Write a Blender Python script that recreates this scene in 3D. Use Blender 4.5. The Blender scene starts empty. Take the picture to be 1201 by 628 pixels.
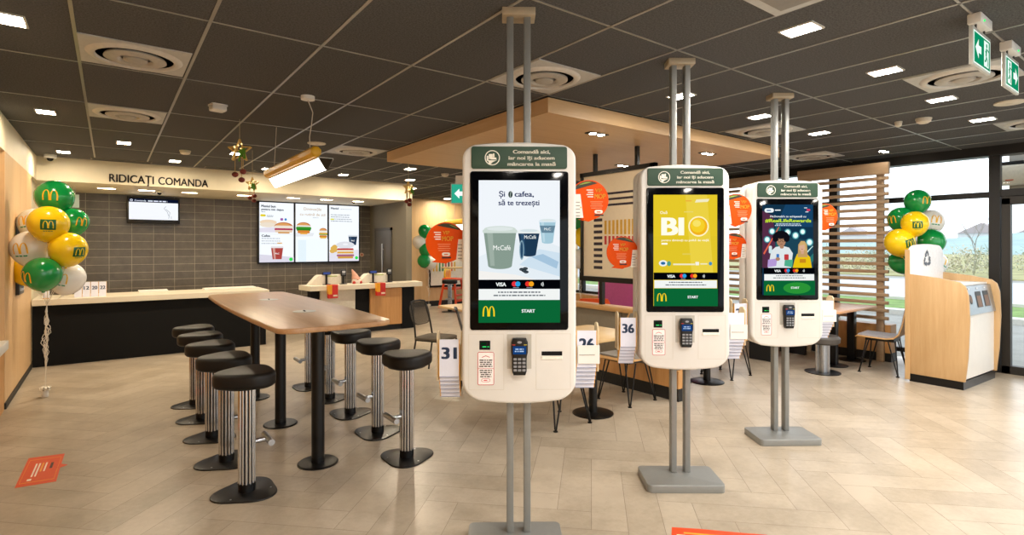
import bpy, bmesh, math, random
from mathutils import Matrix, Vector
random.seed(7)
PI = math.pi
SC = bpy.context.scene
COL = SC.collection
# ------------------------------------------------------------------ helpers
def srgb(h):
    h = h.lstrip('#'); o = []
    for i in (0, 2, 4):
        c = int(h[i:i+2], 16) / 255
        o.append(c / 12.92 if c <= .04045 else ((c + .055) / 1.055) ** 2.4)
    return (o[0], o[1], o[2], 1)
_M = {}
def newmat(name):
    m = bpy.data.materials.new(name); m.use_nodes = True
    nt = m.node_tree
    return m, nt, nt.nodes['Principled BSDF']
def link(nt, a, b): nt.links.new(a, b)
def coords(nt, scale=(1, 1, 1), kind='Object', rot=(0, 0, 0)):
    tc = nt.nodes.new('ShaderNodeTexCoord'); mp = nt.nodes.new('ShaderNodeMapping')
    mp.inputs['Scale'].default_value = scale; mp.inputs['Rotation'].default_value = rot
    link(nt, tc.outputs[kind], mp.inputs['Vector'])
    return mp.outputs['Vector']
def ramp(nt, fac, stops):
    r = nt.nodes.new('ShaderNodeValToRGB'); e = r.color_ramp.elements
    while len(e) < len(stops): e.new(.5)
    for k, (p, c) in enumerate(stops): e[k].position = p; e[k].color = c
    link(nt, fac, r.inputs['Fac'])
    return r.outputs['Color']
def noise(nt, vec, scale, detail=4, rough=.6):
    n = nt.nodes.new('ShaderNodeTexNoise'); n.inputs['Scale'].default_value = scale
    n.inputs['Detail'].default_value = detail; n.inputs['Roughness'].default_value = rough
    link(nt, vec, n.inputs['Vector'])
    return n.outputs['Fac']
def bump(nt, b, h, strength=.2, dist=.01):
    n = nt.nodes.new('ShaderNodeBump'); n.inputs['Strength'].default_value = strength
    n.inputs['Distance'].default_value = dist
    link(nt, h, n.inputs['Height']); link(nt, n.outputs['Normal'], b.inputs['Normal'])
def mixc(c, k): return (min(1, c[0]*k), min(1, c[1]*k), min(1, c[2]*k), 1)
def P(h, rough=.5, metal=0, var=.06, scale=30, spec=.5, coat=0, trans=0):
    """plain surface with a faint procedural mottling"""
    key = ('P', h, rough, metal, var, scale, spec, coat, trans)
    if key in _M: return _M[key]
    m, nt, b = newmat('surface_' + h.strip('#'))
    c = srgb(h)
    f = noise(nt, coords(nt), scale)
    link(nt, ramp(nt, f, [(.3, mixc(c, 1-var)), (.7, mixc(c, 1+var))]), b.inputs['Base Color'])
    b.inputs['Roughness'].default_value = rough; b.inputs['Metallic'].default_value = metal
    b.inputs['Specular IOR Level'].default_value = spec
    b.inputs['Coat Weight'].default_value = coat
    b.inputs['Transmission Weight'].default_value = trans
    _M[key] = m
    return m
def E(h, s=1.0):
    key = ('E', h, s)
    if key in _M: return _M[key]
    m, nt, b = newmat('lit_' + h.strip('#'))
    b.inputs['Base Color'].default_value = (0, 0, 0, 1)
    b.inputs['Roughness'].default_value = .25; b.inputs['Specular IOR Level'].default_value = .0
    b.inputs['Emission Color'].default_value = srgb(h); b.inputs['Emission Strength'].default_value = s
    _M[key] = m
    return m
def wood(name, h1, h2, axis='z', scale=1.0, rough=.45):
    key = ('W', h1, h2, axis, scale, rough)
    if key in _M: return _M[key]
    m, nt, b = newmat(name)
    s = {'x': (.6, 9, 9), 'y': (9, .6, 9), 'z': (9, 9, .6)}[axis]
    v = coords(nt, tuple(q*scale for q in s))
    f = noise(nt, v, 3.0, 6, .65); f2 = noise(nt, v, 14.0, 3, .5)
    mx = nt.nodes.new('ShaderNodeMath'); mx.operation = 'MULTIPLY_ADD'; mx.inputs[1].default_value = .35
    link(nt, f2, mx.inputs[0]); link(nt, f, mx.inputs[2])
    link(nt, ramp(nt, mx.outputs[0], [(.42, srgb(h1)), (.9, srgb(h2))]), b.inputs['Base Color'])
    b.inputs['Roughness'].default_value = rough
    bump(nt, b, mx.outputs[0], .08, .004)
    _M[key] = m
    return m
# ---- geometry collectors
def rrect(w, h, r, n=5, cx=0, cy=0):
    p = []
    for (sx, sy, a0) in ((1, 1, 0), (-1, 1, 90), (-1, -1, 180), (1, -1, 270)):
        for k in range(n + 1):
            a = math.radians(a0 + 90 * k / n)
            p.append((cx + sx*(w/2 - r) + r*math.cos(a), cy + sy*(h/2 - r) + r*math.sin(a)))
    return p
def ell(rx, ry, n=28, cx=0, cy=0, a0=0, a1=2*PI):
    full = abs(a1 - a0 - 2*PI) < 1e-6
    return [(cx + rx*math.cos(a0 + (a1-a0)*k/(n if full else n-1)), cy + ry*math.sin(a0 + (a1-a0)*k/(n if full else n-1))) for k in range(n)]
def egg(r, n=40, lobe=.10):
    """rounded triangle, apex on +x"""
    return [(r*(1 + lobe*math.cos(3*a))*math.cos(a), r*(1 + lobe*math.cos(3*a))*math.sin(a)) for a in [2*PI*k/n for k in range(n)]]
def inset(poly, d):
    n = len(poly); out = []
    area = sum(poly[i][0]*poly[(i+1) % n][1] - poly[(i+1) % n][0]*poly[i][1] for i in range(n))
    s = 1 if area > 0 else -1
    for i in range(n):
        a, b, c = Vector(poly[i-1]), Vector(poly[i]), Vector(poly[(i+1) % n])
        e1, e2 = (b-a), (c-b)
        if e1.length < 1e-9 or e2.length < 1e-9: out.append(tuple(b)); continue
        e1.normalize(); e2.normalize()
        nn = Vector((-e1.y - e2.y, e1.x + e2.x)) * s
        if nn.length < 1e-6: out.append(tuple(b)); continue
        nn.normalize(); k = max(.4, abs(nn.dot(Vector((-e1.y, e1.x)))))
        out.append(tuple(b + nn * d / k))
    return out
XY = Matrix.Identity(4)
XZ = Matrix(((1, 0, 0, 0), (0, 0, 1, 0), (0, 1, 0, 0), (0, 0, 0, 1)))       # (u, v, w) -> (u, w, v)
YZ = Matrix(((0, 0, 1, 0), (1, 0, 0, 0), (0, 1, 0, 0), (0, 0, 0, 1)))       # (u, v, w) -> (w, u, v)
class B:
    def __init__(s, *mats):
        s.v = []; s.f = []; s.mi = []; s.mats = list(mats); s.M = Matrix.Identity(4); s.att = []
    def mat(s, m):
        if m is None: return 0
        if m not in s.mats: s.mats.append(m)
        return s.mats.index(m)
    def add(s, vs, fs, m=None, M=None):
        k = s.mat(m); o = len(s.v); T = s.M @ M if M is not None else s.M
        s.v += [tuple(T @ Vector(p)) for p in vs]
        s.f += [[i + o for i in f] for f in fs]; s.mi += [k]*len(fs)
        return s
    def box(s, x0, x1, y0, y1, z0, z1, m=None, bev=0, seg=2):
        x0, x1 = min(x0, x1), max(x0, x1); y0, y1 = min(y0, y1), max(y0, y1); z0, z1 = min(z0, z1), max(z0, z1)
        bm = bmesh.new(); bmesh.ops.create_cube(bm, size=1)
        for v in bm.verts:
            v.co = Vector(((x0+x1)/2 + v.co.x*(x1-x0), (y0+y1)/2 + v.co.y*(y1-y0), (z0+z1)/2 + v.co.z*(z1-z0)))
        if bev: bmesh.ops.bevel(bm, geom=bm.edges[:], offset=bev, segments=seg, affect='EDGES', profile=.5)
        bm.verts.ensure_lookup_table()
        r = s.add([v.co for v in bm.verts], [[v.index for v in f.verts] for f in bm.faces], m)
        bm.free(); return r
    def loft(s, rings, m=None, M=None, cap0=True, cap1=True, closed=True):
        n = len(rings[0]); vs = [p for r in rings for p in r]; fs = []
        for i in range(len(rings) - 1):
            for j in range(n if closed else n - 1):
                k = (j + 1) % n
                fs.append([i*n + j, i*n + k, (i+1)*n + k, (i+1)*n + j])
        if cap0: fs.append(list(range(n))[::-1])
        if cap1: fs.append([(len(rings)-1)*n + j for j in range(n)])
        return s.add(vs, fs, m, M)
    def prism(s, poly, w0, w1, m=None, r=0, seg=3, M=XY, r1=None):
        """extrude a 2-D outline from w0 to w1 with rounded rims"""
        r1 = r if r1 is None else r1; rings = []
        if r > 0:
            for k in range(seg + 1):
                a = PI/2*k/seg; q = inset(poly, r*(1-math.sin(a)))
                rings.append([(p[0], p[1], w0 + r*(1-math.cos(a))) for p in q])
        else: rings.append([(p[0], p[1], w0) for p in poly])
        if r1 > 0:
            for k in range(seg + 1):
                a = PI/2*k/seg; q = inset(poly, r1*(1-math.cos(a)))
                rings.append([(p[0], p[1], w1 - r1*(1-math.sin(a))) for p in q])
        else: rings.append([(p[0], p[1], w1) for p in poly])
        return s.loft(rings, m, M)
    def lathe(s, prof, n=28, m=None, M=None, cx=0, cy=0):
        rings = [[(cx + r*math.cos(2*PI*j/n), cy + r*math.sin(2*PI*j/n), z) for j in range(n)] for r, z in prof]
        return s.loft(rings, m, M, prof[0][0] > 1e-6, prof[-1][0] > 1e-6)
    def tube(s, pts, r, n=8, m=None, r1=None):
        pts = [Vector(p) for p in pts]; rings = []
        d = (pts[1]-pts[0]).normalized(); up = Vector((0, 0, 1)) if abs(d.z) < .9 else Vector((1, 0, 0))
        u = d.cross(up).normalized()
        for i, p in enumerate(pts):
            d = (pts[min(i+1, len(pts)-1)] - pts[max(i-1, 0)]).normalized()
            u = (u - d*u.dot(d)).normalized(); w = d.cross(u)
            rr = r if r1 is None else r + (r1-r)*i/(len(pts)-1)
            rings.append([tuple(p + u*rr*math.cos(2*PI*j/n) + w*rr*math.sin(2*PI*j/n)) for j in range(n)])
        return s.loft(rings, m)
    def sphere(s, c, rx, ry=None, rz=None, m=None, n=24, k=14):
        ry = ry or rx; rz = rz or rx
        vs = [(c[0], c[1], c[2]-rz)]; fs = []
        for i in range(1, k):
            a = -PI/2 + PI*i/k
            for j in range(n):
                b = 2*PI*j/n; vs.append((c[0]+rx*math.cos(a)*math.cos(b), c[1]+ry*math.cos(a)*math.sin(b), c[2]+rz*math.sin(a)))
        vs.append((c[0], c[1], c[2]+rz))
        for j in range(n):
            fs.append([0, 1+(j+1) % n, 1+j]); fs.append([len(vs)-1, 1+(k-2)*n+j, 1+(k-2)*n+(j+1) % n])
            for i in range(k-2): fs.append([1+i*n+j, 1+i*n+(j+1) % n, 1+(i+1)*n+(j+1) % n, 1+(i+1)*n+j])
        return s.add(vs, fs, m)
    def build(s, name, parent=None, fix=True, smooth=35, loc=None, rz=None):
        me = bpy.data.meshes.new(name)
        me.from_pydata(s.v, [], s.f)
        for m in s.mats: me.materials.append(m)
        me.polygons.foreach_set('material_index', s.mi)
        if s.att:
            a = me.attributes.new('tone', 'FLOAT', 'FACE'); a.data.foreach_set('value', s.att)
        if fix:
            bm = bmesh.new(); bm.from_mesh(me); bmesh.ops.recalc_face_normals(bm, faces=bm.faces[:]); bm.to_mesh(me); bm.free()
        if smooth:
            me.polygons.foreach_set('use_smooth', [True]*len(me.polygons))
            me.set_sharp_from_angle(angle=math.radians(smooth))
        me.update()
        o = bpy.data.objects.new(name, me); COL.objects.link(o)
        if parent is not None: o.parent = parent
        if loc is not None: o.location = loc
        if rz is not None: o.rotation_euler = (0, 0, rz)
        return o
def tag(o, label, cat, group=None):
    o['label'] = label; o['category'] = cat
    if group: o['group'] = group
    return o
def thing(name, label, cat, loc=(0, 0, 0), rz=0, group=None):
    o = bpy.data.objects.new(name, None); COL.objects.link(o)
    o.location = loc; o.rotation_euler = (0, 0, rz); o.empty_display_size = .1
    return tag(o, label, cat, group)
def struct(o): o['kind'] = 'structure'; return o
def stuff(o, label, cat):
    o['kind'] = 'stuff'; return tag(o, label, cat)
def dup(root, loc, rz, label, group=None):
    r = root.copy(); COL.objects.link(r); r.location = loc; r.rotation_euler = (0, 0, rz); r['label'] = label
    if group: r['group'] = group
    for ch in list(root.children):
        c = ch.copy(); COL.objects.link(c); c.parent = r
        for g in list(ch.children):
            d = g.copy(); COL.objects.link(d); d.parent = c
    return r
# ---- flat art: printed or lit pictures on a real flat surface
_T = {}
def textpolys(s, bold=0.0):
    bold = min(bold, .035)
    key = (s, bold)
    if key in _T: return _T[key]
    cu = bpy.data.curves.new('text', 'FONT'); cu.body = s; cu.resolution_u = 4
    cu.fill_mode = 'FRONT' if hasattr(cu, 'fill_mode') else cu.fill_mode
    ob = bpy.data.objects.new('text', cu)
    me = bpy.data.meshes.new_from_object(ob)
    vs = [tuple(v.co) for v in me.vertices]; fs = [list(p.vertices) for p in me.polygons]
    bpy.data.objects.remove(ob); bpy.data.curves.remove(cu); bpy.data.meshes.remove(me)
    if bold > 0:      # embolden by overprinting
        n = len(vs); v0, f0 = vs, fs; vs, fs = [], []
        for i, (dx, dy) in enumerate([(-1, .5), (1, .5), (1, -.5), (-1, -.5), (0, 0)]):
            vs += [(p[0]+dx*bold*1.3, p[1]+dy*bold, 0) for p in v0]; fs += [[q+i*n for q in g] for g in f0]
    _T[key] = (vs, fs)
    return _T[key]
class Art(B):
    """2-D shapes in metres (x right, z up) facing -y; later shapes lie a hair in front of earlier ones"""
    def __init__(s, step=.0003): super().__init__(); s.step = step; s.k = 1
    def poly(s, pts, m, keep=False):
        s.add([(p[0], -s.k*s.step, p[1]) for p in pts], [list(range(len(pts)))], m)
        if not keep: s.k += 1
        return s
    def rect(s, x0, x1, z0, z1, m, keep=False): return s.poly([(x0, z0), (x1, z0), (x1, z1), (x0, z1)], m, keep)
    def rr(s, cx, cz, w, h, r, m): return s.poly(rrect(w, h, r, 4, cx, cz), m)
    def oval(s, cx, cz, rx, rz, m, n=24, keep=False): return s.poly(ell(rx, rz, n, cx, cz), m, keep)
    def line(s, x0, z0, x1, z1, w, m, keep=False):
        d = Vector((x1-x0, z1-z0)).normalized(); q = Vector((-d.y, d.x))*w/2
        return s.poly([(x0+q.x, z0+q.y), (x0-q.x, z0-q.y), (x1-q.x, z1-q.y), (x1+q.x, z1+q.y)], m, keep)
    def ring(s, cx, cz, r0, r1, m, n=28, sx=1):
        s.add([(cx+sx*r*math.cos(2*PI*j/n), -s.k*s.step, cz+r*math.sin(2*PI*j/n)) for r in (r0, r1) for j in range(n)],
              [[j, (j+1) % n, n+(j+1) % n, n+j] for j in range(n)], m); s.k += 1; return s
    def text(s, t, x, z, h, m, al='C', w=None, bold=.012):
        vs, fs = textpolys(t, bold)
        if not vs: return s
        x0 = min(v[0] for v in vs); x1 = max(v[0] for v in vs)
        k = h/.70; kx = k if w is None else w/(x1-x0)
        off = x - {'C': (x0+x1)/2, 'L': x0, 'R': x1}[al]*kx
        s.add([(v[0]*kx+off, -s.k*s.step, v[1]*k+z) for v in vs], fs, m); s.k += 1; return s
    def arches(s, cx, z0, w, h, m, t=.13):
        """double rounded arch"""
        for sg in (-1, 1):
            o, i = [], []
            n = 14; c = cx + sg*w*.245
            for j in range(n+1):
                a = PI*j/n
                o.append((c - w*.255*math.cos(a), z0 + h*max(0, math.sin(a))**.62))
                i.append((c - w*(.255-t)*math.cos(a), z0 + h*.93*max(0, math.sin(a))**.72))
            vs = [(p[0], -s.k*s.step, p[1]) for p in o+i]
            s.add(vs, [[j, j+1, n+1+j+1, n+1+j] for j in range(n)], m); s.k += 1
        return s
    def lines(s, x0, x1, z, n, dz, h, m, al='C', seed=1):
        """rows of fine print"""
        rnd = random.Random(seed)
        for i in range(n):
            w = (x1-x0)*rnd.uniform(.7, 1); xx = x0 if al == 'L' else (x0+x1)/2 - w/2; q = xx; e = xx + w
            while q < e:
                l = min(rnd.uniform(1.2, 4)*h, e-q); s.rect(q, q+l, z-i*dz, z-i*dz+h, m, True); q += l + h*.7
        s.k += 1; return s
    def done(s, name, parent, M=None):
        if M is not None: s.v = [tuple(M @ Vector(p)) for p in s.v]
        return s.build(name, parent, fix=False, smooth=0)
# ---- the camera's numbers, used to survey the place from the photograph
F, CX, HY, CH = 635.0, 600.5, 290.0, 1.55
TH = math.atan(472.5/F)
_s, _c = math.sin(TH), math.cos(TH)
def _ray(px, py):
    u = (px-CX)/F; v = (HY-py)/F
    return (_s + _c*u, _c - _s*u, v)
def atz(px, py, Z):
    d = _ray(px, py); t = (Z-CH)/d[2]; return Vector((d[0]*t, d[1]*t, Z))
def aty(px, py, Y):
    d = _ray(px, py); t = Y/d[1]; return Vector((d[0]*t, Y, CH+d[2]*t))
def atx(px, py, X):
    d = _ray(px, py); t = X/d[0]; return Vector((X, d[1]*t, CH+d[2]*t))
def atd(px, py, dep):
    d = _ray(px, py); return Vector((d[0]*dep, d[1]*dep, CH+d[2]*dep))
cam = bpy.data.cameras.new('camera'); co = bpy.data.objects.new('camera', cam); COL.objects.link(co)
co.location = (0, 0, CH); co.rotation_euler = (PI/2, 0, -TH)
cam.sensor_fit = 'HORIZONTAL'; cam.sensor_width = 36; cam.lens = F/1201*36; cam.shift_y = -24/1201
cam.clip_start = .02; cam.clip_end = 500
SC.camera = co
vs = SC.view_settings; vs.view_transform = 'Standard'; vs.look = 'None'; vs.exposure = 0; vs.gamma = 1; vs.use_curve_mapping = False
cy = SC.cycles
cy.use_denoising = True; cy.sample_clamp_indirect = 4; cy.max_bounces = 8; cy.diffuse_bounces = 4; cy.glossy_bounces = 4
cy.transparent_max_bounces = 12; cy.caustics_reflective = False; cy.caustics_refractive = False
# ------------------------------------------------------------------ palette
CREAM = P('#e9dfc4', .55, var=.03, scale=6)
WALLW = wood('light_oak_panel', '#dcb98b', '#cfa878', 'z', .6)
OAKD = wood('oak_honey', '#d3a065', '#bf8a50', 'z', .8)
OAKY = wood('oak_canopy_long', '#d6b387', '#c8a274', 'y', .8)
OAKX = wood('oak_canopy_side', '#d6b387', '#c8a274', 'x', .8)
BLACK = P('#141414', .5, var=.1)
BLACKM = P('#080809', .33, var=.1, spec=.4)
MATTEB = P('#050505', .7, spec=.25)
WHITE = P('#e9e7e2', .4, var=.02, scale=8)
KWHITE = P('#dfddd8', .32, var=.015, scale=5)
PAPER = P('#dcdfee', .6, var=.015)
STEEL = P('#b9bcc0', .28, 1, var=.05)
CHROME = P('#d5d5d5', .14, 1, var=.02)
ALU = P('#8b8d8b', .36, .25, var=.03)
GREYM = P('#9a9a96', .4, .3, var=.04)
GRIDM = P('#a3a19b', .3, .5, var=.05)
SEATB = P('#14110f', .45, var=.15, spec=.3)
ORANGE = P('#f0561d', .4, var=.03)
YELLOW = P('#f6cf1c', .35, var=.03)
GREEN = P('#0f7a35', .3, var=.04)
NAVY = P('#34496c', .6, var=.02)
DAY = E('#fff3df', 14)
# ceiling board
m, nt, b = newmat('ceiling_board'); v = coords(nt)
f1 = noise(nt, v, 95, 3, .85)
link(nt, ramp(nt, f1, [(.3, srgb('#3d3e3f')), (.7, srgb('#6b6b6c'))]), b.inputs['Base Color'])
b.inputs['Roughness'].default_value = .95; b.inputs['Specular IOR Level'].default_value = .1
bump(nt, b, f1, .25, .004); CEILM = m
# floor planks
m, nt, b = newmat('stone_plank'); v = coords(nt)
at = nt.nodes.new('ShaderNodeAttribute'); at.attribute_name = 'tone'
f1 = noise(nt, v, 2.2, 6, .7); f2 = noise(nt, v, 26, 5, .7)
ad = nt.nodes.new('ShaderNodeMath'); ad.operation = 'MULTIPLY_ADD'; ad.inputs[1].default_value = .19
link(nt, at.outputs['Fac'], ad.inputs[0]); link(nt, f1, ad.inputs[2])
ae = nt.nodes.new('ShaderNodeMath'); ae.operation = 'MULTIPLY_ADD'; ae.inputs[1].default_value = .35
link(nt, f2, ae.inputs[0]); link(nt, ad.outputs[0], ae.inputs[2])
link(nt, ramp(nt, ae.outputs[0], [(.42, srgb('#968a78')), (.66, srgb('#a89b88')), (.92, srgb('#baad9a'))]), b.inputs['Base Color'])
b.inputs['Roughness'].default_value = .3; b.inputs['Specular IOR Level'].default_value = .35
bump(nt, b, f2, .06, .003); PLANK = m
GROUT = P('#85786a', .8)
# stacked grey wall tiles
m, nt, b = newmat('grey_wall_tile'); v = coords(nt, (1, 1, 1), rot=(PI/2, 0, 0))
br = nt.nodes.new('ShaderNodeTexBrick'); br.offset = 0; br.squash = 1
br.inputs['Scale'].default_value = 1; br.inputs['Brick Width'].default_value = .322; br.inputs['Row Height'].default_value = .1375
br.inputs['Mortar Size'].default_value = .0035; br.inputs['Mortar Smooth'].default_value = 0; br.inputs['Bias'].default_value = 0
br.inputs['Color1'].default_value = srgb('#5c5650'); br.inputs['Color2'].default_value = srgb('#69635b'); br.inputs['Mortar'].default_value = srgb('#a39b8c')
tcn = nt.nodes.new('ShaderNodeTexCoord'); sp = nt.nodes.new('ShaderNodeSeparateXYZ'); cb = nt.nodes.new('ShaderNodeCombineXYZ')
link(nt, tcn.outputs['Object'], sp.inputs[0]); link(nt, sp.outputs['X'], cb.inputs['X']); link(nt, sp.outputs['Z'], cb.inputs['Y'])
link(nt, cb.outputs[0], br.inputs['Vector'])
nz = noise(nt, tcn.outputs['Object'], 7, 5, .7)
mul = nt.nodes.new('ShaderNodeMixRGB'); mul.blend_type = 'MULTIPLY'; mul.inputs['Fac'].default_value = 1
link(nt, br.outputs['Color'], mul.inputs[1]); link(nt, ramp(nt, nz, [(.3, (.75, .75, .75, 1)), (.7, (1.1, 1.1, 1.1, 1))]), mul.inputs[2])
link(nt, mul.outputs[0], b.inputs['Base Color']); b.inputs['Roughness'].default_value = .3
TILE = m
# glass
m, nt, b = newmat('window_glass')
nt.nodes.remove(b); out = nt.nodes['Material Output']
tr = nt.nodes.new('ShaderNodeBsdfTransparent'); gl = nt.nodes.new('ShaderNodeBsdfGlossy'); mx = nt.nodes.new('ShaderNodeMixShader'); fr = nt.nodes.new('ShaderNodeFresnel')
tr.inputs['Color'].default_value = (.93, .96, .97, 1); gl.inputs['Roughness'].default_value = .02; fr.inputs['IOR'].default_value = 1.35
link(nt, fr.outputs[0], mx.inputs[0]); link(nt, tr.outputs[0], mx.inputs[1]); link(nt, gl.outputs[0], mx.inputs[2]); link(nt, mx.outputs[0], out.inputs['Surface'])
GLASS = m
# ------------------------------------------------------------------ world: bright overcast sky
w = bpy.data.worlds.new('sky'); SC.world = w; w.use_nodes = True
nt = w.node_tree; bg = nt.nodes['Background']
tcw = nt.nodes.new('ShaderNodeTexCoord'); spw = nt.nodes.new('ShaderNodeSeparateXYZ')
link(nt, tcw.outputs['Generated'], spw.inputs[0])
link(nt, ramp(nt, spw.outputs['Z'], [(0, srgb('#e9f1f8')), (.25, srgb('#f7fbff')), (1, srgb('#dfeeff'))]), bg.inputs['Color'])
bg.inputs['Strength'].default_value = 2.7
# ------------------------------------------------------------------ room shell
XL, XR, YB, YF, ZC = -.8, 8.8, 12.65, -3.2, 2.8
def herringbone():
    s = B(GROUT, PLANK); s.att = []
    s.box(XL-.1, XR+.05, YF-.2, YB+.1, -.12, -.0015, GROUT); s.att += [0]*6
    L, W = .8, .2; g = .0012; rnd = random.Random(3)
    ca = math.cos(PI/4)
    def put(x, y, w, h):
        c = [(x+g, y+g), (x+w-g, y+g), (x+w-g, y+h-g), (x+g, y+h-g)]
        q = [(ca*(a-b_), ca*(a+b_)) for a, b_ in c]
        mx_, my_ = sum(p[0] for p in q)/4, sum(p[1] for p in q)/4
        if not (XL-.45 < mx_ < XR+.3 and YF-.6 < my_ < YB+.6): return
        s.add([(a, b_, 0) for a, b_ in q], [[0, 1, 2, 3]], PLANK); s.att.append(rnd.random())
    # L:W = 4:1 herringbone; each stair of planks shifts one width
    n = 4
    for i in range(-60, 100):
        for j in range(-25, 25):
            # along diagonal lattice: vectors (W, W) and (L, -L)... tiling by (n*W*2) periods
            bx = i*W + j*2*n*W*.5; by = i*W - j*2*n*W*.5
            put(bx, by, L, W)
            put(bx, by + W, W, L)
    return struct(s.build('floor', fix=False, smooth=0))
herringbone()
s = B(CEILM); s.box(XL-.2, XR+.2, YF-.2, YB+.2, ZC, ZC+.15); struct(s.build('ceiling'))
# suspended-ceiling grid bars
s = B(GRIDM)
xs = [-.16 + .609*k for k in range(0, 16)]; ys = [.855 + 1.27*k for k in range(-3, 8)]
for x in xs: s.box(x-.009, x+.009, YF, 9.75 if x < 4.7 else YB, ZC-.004, ZC+.002)
for y in ys: s.box(XL, XR, y-.006, y+.006, ZC-.004, ZC+.002)
struct(s.build('trim_1'))
# left wall: oak panelling, cream band above, black skirting, lit niche nearest the camera
s = B(WALLW, CREAM)
for k in range(4): s.box(XL-.06, XL, 7.03+k*.55, 7.03+k*.55+.547, .06, 2.47, WALLW)
s.box(XL-.2, XL-.06, 7.0, 9.3, 0, 2.47, WALLW)
s.box(XL-.2, XL, YF, 11.7, 2.47, ZC, CREAM)
s.box(XL-.2, XL-.16, YF, 7.03, .0, 2.47, WALLW)
s.box(XL-.2, XL-.04, 9.2, 11.75, 0, 2.47, CREAM)
struct(s.build('wall_left'))
s = B(BLACK); s.box(XL-.01, XL+.012, 7.03, 9.17, 0, .06); struct(s.build('baseboard_left'))
s = B(WHITE, OAKD); s.box(XL-.16, XL+.03, YF, 7.03, .575, .66, WHITE, .008); s.box(XL-.14, XL, YF, 7.0, 0, .575, OAKD)
tag(s.build('window_ledge'), 'white ledge on oak base in the niche at left edge of photo', 'ledge')
# cream fascia and soffit above the pickup counter
s = B(CREAM); s.box(XL, 4.74, 9.83, 11.75, 2.47, ZC); struct(s.build('trim_2'))
s = B(TILE); s.box(XL-.1, 4.9, 11.7, 11.85, 0, 2.47); struct(s.build('wall_back'))
# grey partition with door, right of the counters
GREYW = P('#6b6557', .7, var=.1, scale=60)
s = B(GREYW); s.box(4.72, 4.84, 9.85, 11.7, 0, 2.47); s.box(4.72, 4.84, 9.83, YB, 2.47, ZC, CREAM); struct(s.build('wall_partition'))
dr = B(P('#57524a', .4, .2)); dr.box(4.695, 4.72, 10.56, 11.32, 0, 1.9); d1 = struct(dr.build('door_1'))
f = B(P('#45413a', .5)); f.box(4.69, 4.73, 10.5, 10.56, 0, 1.96); f.box(4.69, 4.73, 11.32, 11.38, 0, 1.96); f.box(4.69, 4.73, 10.5, 11.38, 1.9, 1.96); f.build('door_frame', d1)
f = B(STEEL); f.tube([(4.66, 10.9, .7), (4.66, 10.9, 1.62)], .014, 10); f.tube([(4.66, 10.9, .8), (4.7, 10.9, .8)], .01, 8); f.tube([(4.66, 10.9, 1.5), (4.7, 10.9, 1.5)], .01, 8); f.build('door_handle', d1)
# far oak wall
s = B(WALLW)
k = 4.84
while k < 12: s.box(k, k+.597, YB, YB+.1, .12, ZC, WALLW); k += .6
s.box(4.8, 12, YB+.1, YB+.2, 0, ZC, WALLW); struct(s.build('wall_far'))
s = B(BLACK); s.box(4.84, 12, YB-.02, YB+.01, 0, .14); struct(s.build('baseboard_far'))
s = B(WALLW); s.box(4.74, 4.84, 11.85, YB+.1, 0, 2.47); struct(s.build('wall_stub'))
# front wall behind the photographer: mostly glazing
s = B(CREAM); s.box(XL-.2, XR+.2, YF-.2, YF, 0, .25); s.box(XL-.2, XR+.2, YF-.2, YF, 2.5, ZC)
s.box(XL-.2, -.4, YF-.2, YF, .25, 2.5); s.box(8.5, XR+.2, YF-.2, YF, .25, 2.5)
struct(s.build('wall_front'))
s = B(BLACK)
for x in (1.2, 2.9, 4.6, 6.4): s.box(x-.04, x+.04, YF-.15, YF-.05, .25, 2.5)
struct(s.build('window_4'))
# right window wall
FR = P('#1c1b1b', .45, .2)
def frame(name, boxes, panes, m=FR):
    s = B(m)
    for q in boxes: s.box(*q, bev=.004, seg=1)
    o = struct(s.build(name))
    for q in panes:
        g = B(GLASS); y0, y1, z0, z1 = q
        g.add([(8.85, y0, z0), (8.85, y1, z0), (8.85, y1, z1), (8.85, y0, z1)], [[0, 1, 2, 3]]); g.build('window_pane', o, fix=False, smooth=0)
    return o
s = B(FR); s.box(8.74, 8.95, YF, YB, 2.68, ZC); struct(s.build('trim_3'))
bx = [(8.8, 8.9, 1.76, 1.87, 0, 2.68), (8.8, 8.9, 3.62, 3.74, .48, 2.68), (8.8, 8.9, 1.87, 3.62, 2.17, 2.24), (8.8, 8.9, 1.87, 3.62, .1, .16)]
frame('window_1', bx, [(1.87, 3.62, .16, 2.17), (1.87, 3.62, 2.24, 2.68)])
bx = []; pn = []
y = 3.74
while y < YB-.5:
    y2 = y + 1.8
    bx += [(8.8, 8.9, y2-.06, y2+.06, .48, 2.68), (8.8, 8.9, y, y2, 2.17, 2.24), (8.8, 8.9, y, y2, .48, .54)]; pn += [(y, y2, .54, 2.17), (y, y2, 2.24, 2.68)]; y = y2
frame('window_2', bx, pn)
s = B(P('#ddd6c8', .6)); s.box(8.8, 8.95, 3.62, YB, 0, .5); struct(s.build('wall_right'))
# glazed entrance door
DFR = P('#2b2825', .5, .2)
o = frame('door_2', [(8.8, 8.9, 1.665, 1.75, 0, 2.15), (8.8, 8.9, .55, .64, 0, 2.15), (8.8, 8.9, .55, 1.75, 2.07, 2.17), (8.8, 8.9, .55, 1.76, 0, .1)], [(.64, 1.665, .1, 2.07)], DFR)
o = frame('window_3', [(8.8, 8.9, YF, 1.76, 2.17, 2.26), (8.8, 8.9, YF, .5, 0, .1), (8.8, 8.9, .45, .55, 0, 2.68)], [(.55, 1.76, 2.26, 2.68), (YF, .45, .1, 2.17), (YF, .45, 2.26, 2.68)])
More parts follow.
